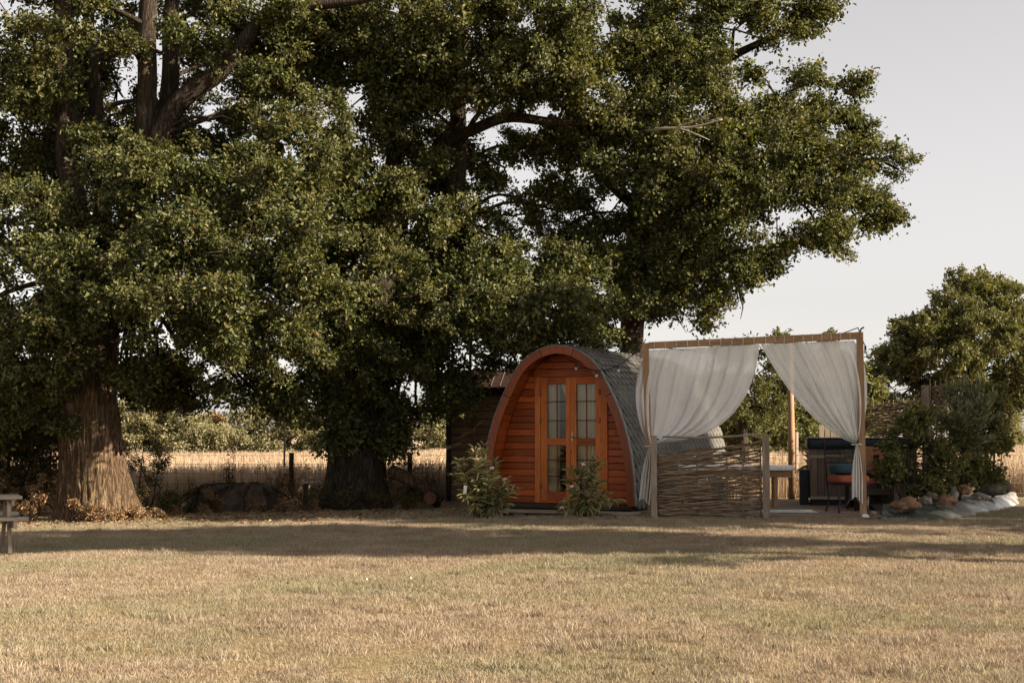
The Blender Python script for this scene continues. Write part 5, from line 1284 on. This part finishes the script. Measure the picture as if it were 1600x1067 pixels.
# bed soil
mb = MB(); mb.grid(lambda u, v: (lambda p: (p.x, p.y, g(p.x, p.y) + 0.15 * math.sin(PI * min(1, v * 1.6) / 2) * (1 - max(0, v - 0.8) * 5) + 0.04 * noise.noise(p * 3)))(E1[min(int(u * (len(E1) - 1)), len(E1) - 1)].lerp(E1[min(int(u * (len(E1) - 1)), len(E1) - 1)] + Vector((-0.25, 1.8, 0)), v)), 50, 12)
o = mb.build('bed_soil', M['soil'], None, 'structure')
bush('leafy green shrub filling the bed beside the hot tub post', [(1420, 700, 22.4, 0.32), (1415, 740, 22.2, 0.32), (1440, 680, 22.6, 0.3), (1395, 745, 22.0, 0.2), (1450, 720, 22.4, 0.3), (1430, 765, 22.0, 0.25), (1425, 655, 22.6, 0.16), (1400, 710, 22.2, 0.15), (1425, 715, 21.8, 0.3), (1455, 690, 22.2, 0.3), (1440, 745, 21.7, 0.28), (1412, 690, 22.3, 0.2), (1460, 765, 21.8, 0.2), (1420, 650, 22.5, 0.22), (1440, 655, 22.6, 0.22), (1405, 680, 22.3, 0.2), (1395, 725, 21.9, 0.14), (1420, 730, 21.7, 0.25), (1445, 700, 21.9, 0.25), (1400, 765, 21.8, 0.18), (1385, 760, 21.9, 0.12)], SHRUB, 'scatter_shrub', 150, (0.5, 0.85), name='shrub', stems=14)
bush('low mixed shrub with orange leaves in the middle of the bed', [(1475, 730, 22.6, 0.25), (1480, 690, 22.8, 0.28), (1465, 755, 22.2, 0.2), (1500, 745, 22.8, 0.18), (1505, 700, 23, 0.25), (1495, 670, 23, 0.25), (1480, 715, 22.3, 0.22), (1515, 720, 22.9, 0.2)], SHRUB, 'scatter_shrub', 120, (0.45, 0.8), name='shrub', stems=14)
bush('dark broad leaved sapling at the right end of the bed', [(1545, 640, 24, 0.3), (1535, 690, 23.8, 0.28), (1555, 700, 24, 0.18), (1525, 730, 23.6, 0.16), (1560, 660, 24.2, 0.22), (1548, 612, 24.2, 0.2), (1565, 690, 24.2, 0.1), (1540, 665, 23.8, 0.3), (1530, 640, 23.8, 0.3), (1552, 735, 24, 0.12), (1560, 630, 24, 0.25), (1535, 710, 23.4, 0.25), (1515, 740, 23.2, 0.2), (1545, 745, 23.6, 0.16)], SHRUB, 'scatter_shrub', 110, (0.5, 0.85), name='sapling', stems=7)
def olive(label, bx_, by_, d0, rows, nst, seed):
    r2 = np.random.default_rng(seed); base = P(bx_, by_, d0); base.z = g(base.x, base.y) + 0.1
    t = thing('olive_tree', label, 'tree', tuple(base)); mb = MB(); P_, D_, Nn, LL = [], [], [], []
    MB().tube(smooth_path([(0, 0, -0.2), (0.03, 0, 0.5), (0.08, 0.02, 1.0)], 5), [0.03] * 6 + [0.022] * 5, 8).build('trunk', M['grey_wood_z'], t)
    for i in range(nst):
        x, y, dd, r_ = rows[i % len(rows)]; c = P(x, y, dd) - base; tip = c + Vector(unit(r2.normal(size=3)) * r_ * r2.uniform(0.5, 1.0))
        b0 = Vector((0.06, 0, 0.75 + r2.uniform(-.2, .25))); mid = b0.lerp(tip, 0.55) + Vector((0, 0, 0.05)); pth = smooth_path([b0, mid, tip], 7)
        mb.tube(pth, [0.008 - 0.006 * k_ / (len(pth) - 1) for k_ in range(len(pth))], 4, cap=False)
        for k_ in range(30):
            f = 0.25 + 0.75 * k_ / 29; q = pth[int(f * (len(pth) - 1))]; dr = (pth[-1] - pth[-3]).normalized()
            for j in range(2):
                a = k_ * 1.57 + j * PI; lat = Vector((math.cos(a), math.sin(a), 0.25)); dv = (dr * 0.8 + lat * 0.6 + Vector(r2.normal(scale=0.2, size=3)))
                P_.append(q + Vector(r2.normal(scale=0.02, size=3))); D_.append(dv); Nn.append(lat + Vector((0, 0, 0.6))); LL.append(r2.uniform(0.06, 0.10))
    LL = np.array(LL); v, q = leaf_arrays(np.array(P_), np.array(D_), np.array(Nn), LL, LL * 0.28, 0.2, 0.5)
    obj('crown', np_mesh('crown', v, q, [M['leaf_olive']], {'rnd': np.repeat(r2.uniform(0, 1, len(LL)), 6)}), t, 'stuff'); mb.build('branches', M['bark_dark'], t, 'stuff'); return t
olive('young silvery green olive tree in the bed right of the wattle screens', 1500, 770, 23.0, [(1515, 620, 23, 0.3), (1500, 640, 22.9, 0.3), (1530, 640, 23.1, 0.3), (1490, 610, 23, 0.2), (1540, 615, 23.1, 0.2), (1510, 670, 22.9, 0.25), (1535, 670, 23.0, 0.25), (1520, 600, 23, 0.2), (1475, 650, 22.9, 0.12)], 90, 9)

# ------------------------------------------------------------------ wire fence along the field
wf = thing('wire_fence', 'wire mesh stock fence running between the lawn and the meadow', 'fence')
fpts = [P(-60, 700, 27.2), P(455, 700, 27.0), P(640, 700, 27.0), P(1243, 700, 27.6), P(1420, 700, 27.8), P(1640, 700, 27.8)]
for x, y, *_ in [tuple(p) for p in fpts]:
    top = P(455, 707, 27.0).z if x < 0 else P(1243, 675, 27.6).z
    MB().tube([(x, y, 0.0), (x + 0.01, y, top)], [0.05, 0.048], 9).build('post', M['bark_dark'] if x < 0 else M['grey_wood_z'], wf)
for z in (0.3, 0.5, 0.7, 0.88, 1.04, 1.18):
    MB().tube([(p.x, p.y - 0.05, z + 0.0) for p in fpts], 0.0035, 4).build('wire', M['wire'], wf)
mb = MB()
for i in range(len(fpts) - 1):
    n_ = int((fpts[i + 1] - fpts[i]).length / 0.16)
    for k_ in range(n_): q = fpts[i].lerp(fpts[i + 1], (k_ + 0.5) / n_); mb.bar((q.x, q.y - 0.05, 0.28), (q.x, q.y - 0.05, 1.04), 0.004, 0.004)
mb.build('stay_wires', M['wire'], wf, 'stuff')
q = P(445, 650, 30); o = MB().tube([(q.x, q.y, 0.1), (q.x, q.y, P(445, 645, 30).z)], [0.025, 0.02], 7).build('stake', M['grey_wood_z']); tag(o, 'thin pale stake in the meadow just behind the dark fence post', 'stake')

# ------------------------------------------------------------------ stump mound, firewood, trough, weeds
mb = MB()
sc0 = P(370, 795, 25.0); zb = g(sc0.x, sc0.y)
def stump_fn(u, v):
    a = u * 2 * PI; r = (1 - v) ** 0.8
    prof_h = 0.52 * sstep(0, 0.55, v)
    rx = 1.02 - 0.62 * float(v) ** 0.8; ry = 0.6 - 0.35 * float(v) ** 0.8
    k_ = 1 + 0.25 * noise.noise(Vector((math.cos(a) * 1.6, math.sin(a) * 1.6, v * 2))) + 0.08 * noise.noise(Vector((math.cos(a) * 6, math.sin(a) * 6, v * 7)))
    if v >= 1: return (sc0.x + 0.15, sc0.y, zb + 0.52)
    return (sc0.x + 0.15 * v + rx * k_ * math.cos(a), sc0.y + ry * k_ * math.sin(a), zb - 0.05 + prof_h * (1 + 0.1 * noise.noise(Vector((math.cos(a) * 3, math.sin(a) * 3, v)))))
mb.grid(stump_fn, 48, 16, True)
st = thing('stump', 'broad dark rotten stump mound with roots, between the left and middle oaks', 'stump')
mb.build('mound', M['soil'], st)
for i in range(8):
    a = random.uniform(PI, 2 * PI); r0 = random.uniform(0.1, 0.35)
    p0 = Vector((sc0.x + 0.2 + r0 * math.cos(a), sc0.y + r0 * 0.6 * math.sin(a), zb + 0.5)); p2 = Vector((sc0.x + 0.1 + 1.15 * math.cos(a) + random.uniform(-.2, .2), sc0.y + 0.75 * math.sin(a), zb + random.uniform(0.0, 0.12)))
    MB().tube(smooth_path([p0, p0.lerp(p2, 0.5) + Vector((random.uniform(-.1, .1), -0.12, 0.12)), p2], 5), [0.035 - 0.025 * k_ / 10 for k_ in range(11)], 6).build('root', M['bark_dark'], st)
lg = thing('firewood_log', 'short reddish sawn log lying at the foot of the middle oak, near the shed', 'log')
c0 = P(672, 778, 24.4); MB().tube([(c0.x, c0.y, c0.z), (c0.x + 0.02, c0.y + 0.5, c0.z)], [0.115, 0.12], 20).build('bark', M['bark_dark'], lg)
MB().tube([(c0.x, c0.y - 0.012, c0.z), (c0.x, c0.y - 0.001, c0.z)], [0.106, 0.108], 20).build('cut_face', M['log_end'], lg)
lg = thing('fallen_log', 'bark covered log sloping down beside the middle oak trunk', 'log')
MB().tube(smooth_path([P(610, 735, 25.0), P(645, 752, 24.9), P(690, 782, 24.8)], 6), [0.12] * 5 + [0.10] * 4 + [0.08] * 4, 12).build('stem', M['bark'], lg)
rootm = MB().tube(smooth_path([P(640, 760, 25.1), P(660, 770, 24.9), P(685, 790, 24.7)], 5), 0.06, 8).build('side_branch', M['bark_dark'], lg)
tr_ = thing('bench', 'small dark plank bench left of the middle oak trunk', 'bench')
q0 = P(470, 752, 25.6); q1 = P(505, 752, 25.6)
MB().box((q0.x, q0.y - 0.12, q0.z - 0.035), (q1.x + 0.25, q0.y + 0.12, q0.z)).build('seat', M['grey_wood_x'], tr_)
for xx in (q0.x + 0.06, q1.x + 0.1): MB().box((xx, q0.y - 0.1, g(xx, q0.y) - 0.02), (xx + 0.06, q0.y + 0.1, q0.z - 0.037)).build('leg', M['dark_wood'], tr_)
# dry weeds by the fence
wd_ = thing('dry_weeds', 'brown dry weed stalks along the fence behind the stump', 'weeds'); mb = MB(); P_, D_, LL = [], [], []
for i in range(90):
    xx = random.choice([random.uniform(350, 375), random.uniform(425, 480), random.uniform(270, 480), random.uniform(630, 690)]); dd = random.uniform(26.0, 26.9); q = P(xx, 700, dd); z = g(q.x, q.y); h = random.uniform(0.35, 0.85) * (1.25 if 355 < xx < 368 else 1)
    tip = Vector((q.x + random.uniform(-.12, .12), q.y, z + h)); pth = [Vector((q.x, q.y, z - 0.03)), Vector((q.x, q.y, z)).lerp(tip, 0.5) + Vector((random.uniform(-.03, .03), 0, 0)), tip]; mb.tube(pth, [0.006, 0.005, 0.003], 4, cap=False)
    for k_ in range(22):
        f = random.uniform(0.2, 1); P_.append(pth[0].lerp(tip, f)); D_.append(Vector((random.uniform(-1, 1), random.uniform(-1, 1), random.uniform(-.2, .9)))); LL.append(random.uniform(0.03, 0.08))
mb.build('stalks', M['bark_dark'], wd_, 'stuff'); LL = np.array(LL)
v, q = leaf_arrays(np.array(P_), np.array(D_), np.tile([0.1, -0.3, 1.0], (len(LL), 1)), LL, LL * 0.4)
obj('leaves', np_mesh('leaves', v, q, [M['leaf_dry']], {'rnd': np.repeat(rng.uniform(0, 0.6, len(LL)), 6)}), wd_, 'stuff')
# white tag in the oleander
o = MB().box((-0.025, -0.003, 0), (0.025, 0.003, 0.13)).build('plant_label', M['white_paint']); o.location = P(726, 772, 21.15); o.rotation_euler = (0, R(6), R(10)); tag(o, 'small white plant label hanging in the left oleander', 'label')

# ------------------------------------------------------------------ picnic table at the left edge
PT = P(22, 865, 16.6); pz = g(PT.x, PT.y)
pic = thing('picnic_table', 'weathered wooden picnic table cut off by the left picture edge', 'picnic table', (PT.x, PT.y, pz), R(24))
# local frame: x along the table (table reaches to -x), y away from the camera; near foot of the right leg frame at the origin
for k_ in range(5): MB().box((-1.62, 0.24 + k_ * 0.125, 0.625), (0.10, 0.24 + k_ * 0.125 + 0.117, 0.66)).build('top_board', M['grey_wood_x'], pic)
for ys in ((-0.12, 0.0), (1.08, 1.2)):
    for k_ in range(2): MB().box((-1.62, ys[0] + k_ * 0.125, 0.395), (0.14, ys[0] + k_ * 0.125 + 0.118, 0.43)).build('seat_board', M['grey_wood_x'], pic)
for x in (-0.045, -1.45):
    MB().bar((x, 0.0, 0.0), (x, 0.36, 0.622), 0.085, 0.042, up=(1, 0, 0)).build('leg', M['grey_wood_z'], pic); MB().bar((x, 1.1, 0.0), (x, 0.74, 0.622), 0.085, 0.042, up=(1, 0, 0)).build('leg', M['grey_wood_z'], pic)
    MB().box((x + 0.024, -0.1, 0.30), (x + 0.066, 1.3, 0.393)).build('cross_brace', M['grey_wood_x'], pic)
    MB().box((x + 0.024, 0.26, 0.55), (x + 0.064, 0.84, 0.623)).build('top_brace', M['grey_wood_x'], pic)

# ------------------------------------------------------------------ little white scraps on the lawn
for (px, py, lab) in ((476, 977, 'white scrap on the lawn nearest the camera'), (641, 912, 'white petal on the lawn in the middle distance, right of the other'), (572, 914, 'tiny white petal on the lawn left of the larger one'), (1285, 904, 'white petal lying on the right half of the lawn')):
    d = 10.0
    for _ in range(20):
        q = P(px, py, d); d *= (EYE - g(q.x, q.y)) / (EYE - q.z)
    q = P(px, py, d); mb = MB(); mb.grid(lambda u, v: ((u - .5) * 0.022, (v - .5) * 0.017, 0.012 * math.sin(u * 3) + 0.01 * v * v), 4, 4); mb.grid(lambda u, v: ((u - .5) * 0.022, (v - .5) * 0.017, -0.003 + 0.012 * math.sin(u * 3) + 0.01 * v * v), 4, 4)
    o = mb.build('petal', M['pale_strip']); o.location = (q.x, q.y, g(q.x, q.y) + 0.045); o.rotation_euler = (0.5, 0.2, px); tag(o, lab, 'petal', 'white scraps on the lawn')

# ------------------------------------------------------------------ fallen oak leaves under the trees and thinly over the lawn
nl = 5200
lx = np.concatenate([rng.normal(-5.0, 2.6, 2600), rng.uniform(-9, 8, 420)]); ly = np.concatenate([rng.normal(22.9, 0.9, 2600), rng.uniform(8, 23, 420)])
k = ~on_deck(lx, ly); lx, ly = lx[k], ly[k]; nl = len(lx)
lpos = np.column_stack([lx, ly, G(lx, ly) + rng.uniform(0.015, 0.045, nl)]); ldir = rng.normal(size=(nl, 3)) * np.array([1, 1, 0.35]); lnrm = unit(rng.normal(size=(nl, 3)) * 0.45 + np.array([0, 0, 1.0]))
LLn = np.where(np.arange(nl) < 2400, rng.uniform(0.03, 0.07, nl), rng.uniform(0.018, 0.036, nl))
v, q = leaf_arrays(lpos, ldir, lnrm, LLn, LLn * 0.6, 0.35)
o = obj('leaf_litter', np_mesh('leaf_litter', v, q, [M['leaf_dry']], {'rnd': np.repeat(rng.uniform(0, 1, nl), 6)}), None, 'stuff')
tag(o, 'brown fallen leaves strewn under the oaks and here and there on the lawn', 'leaf litter')
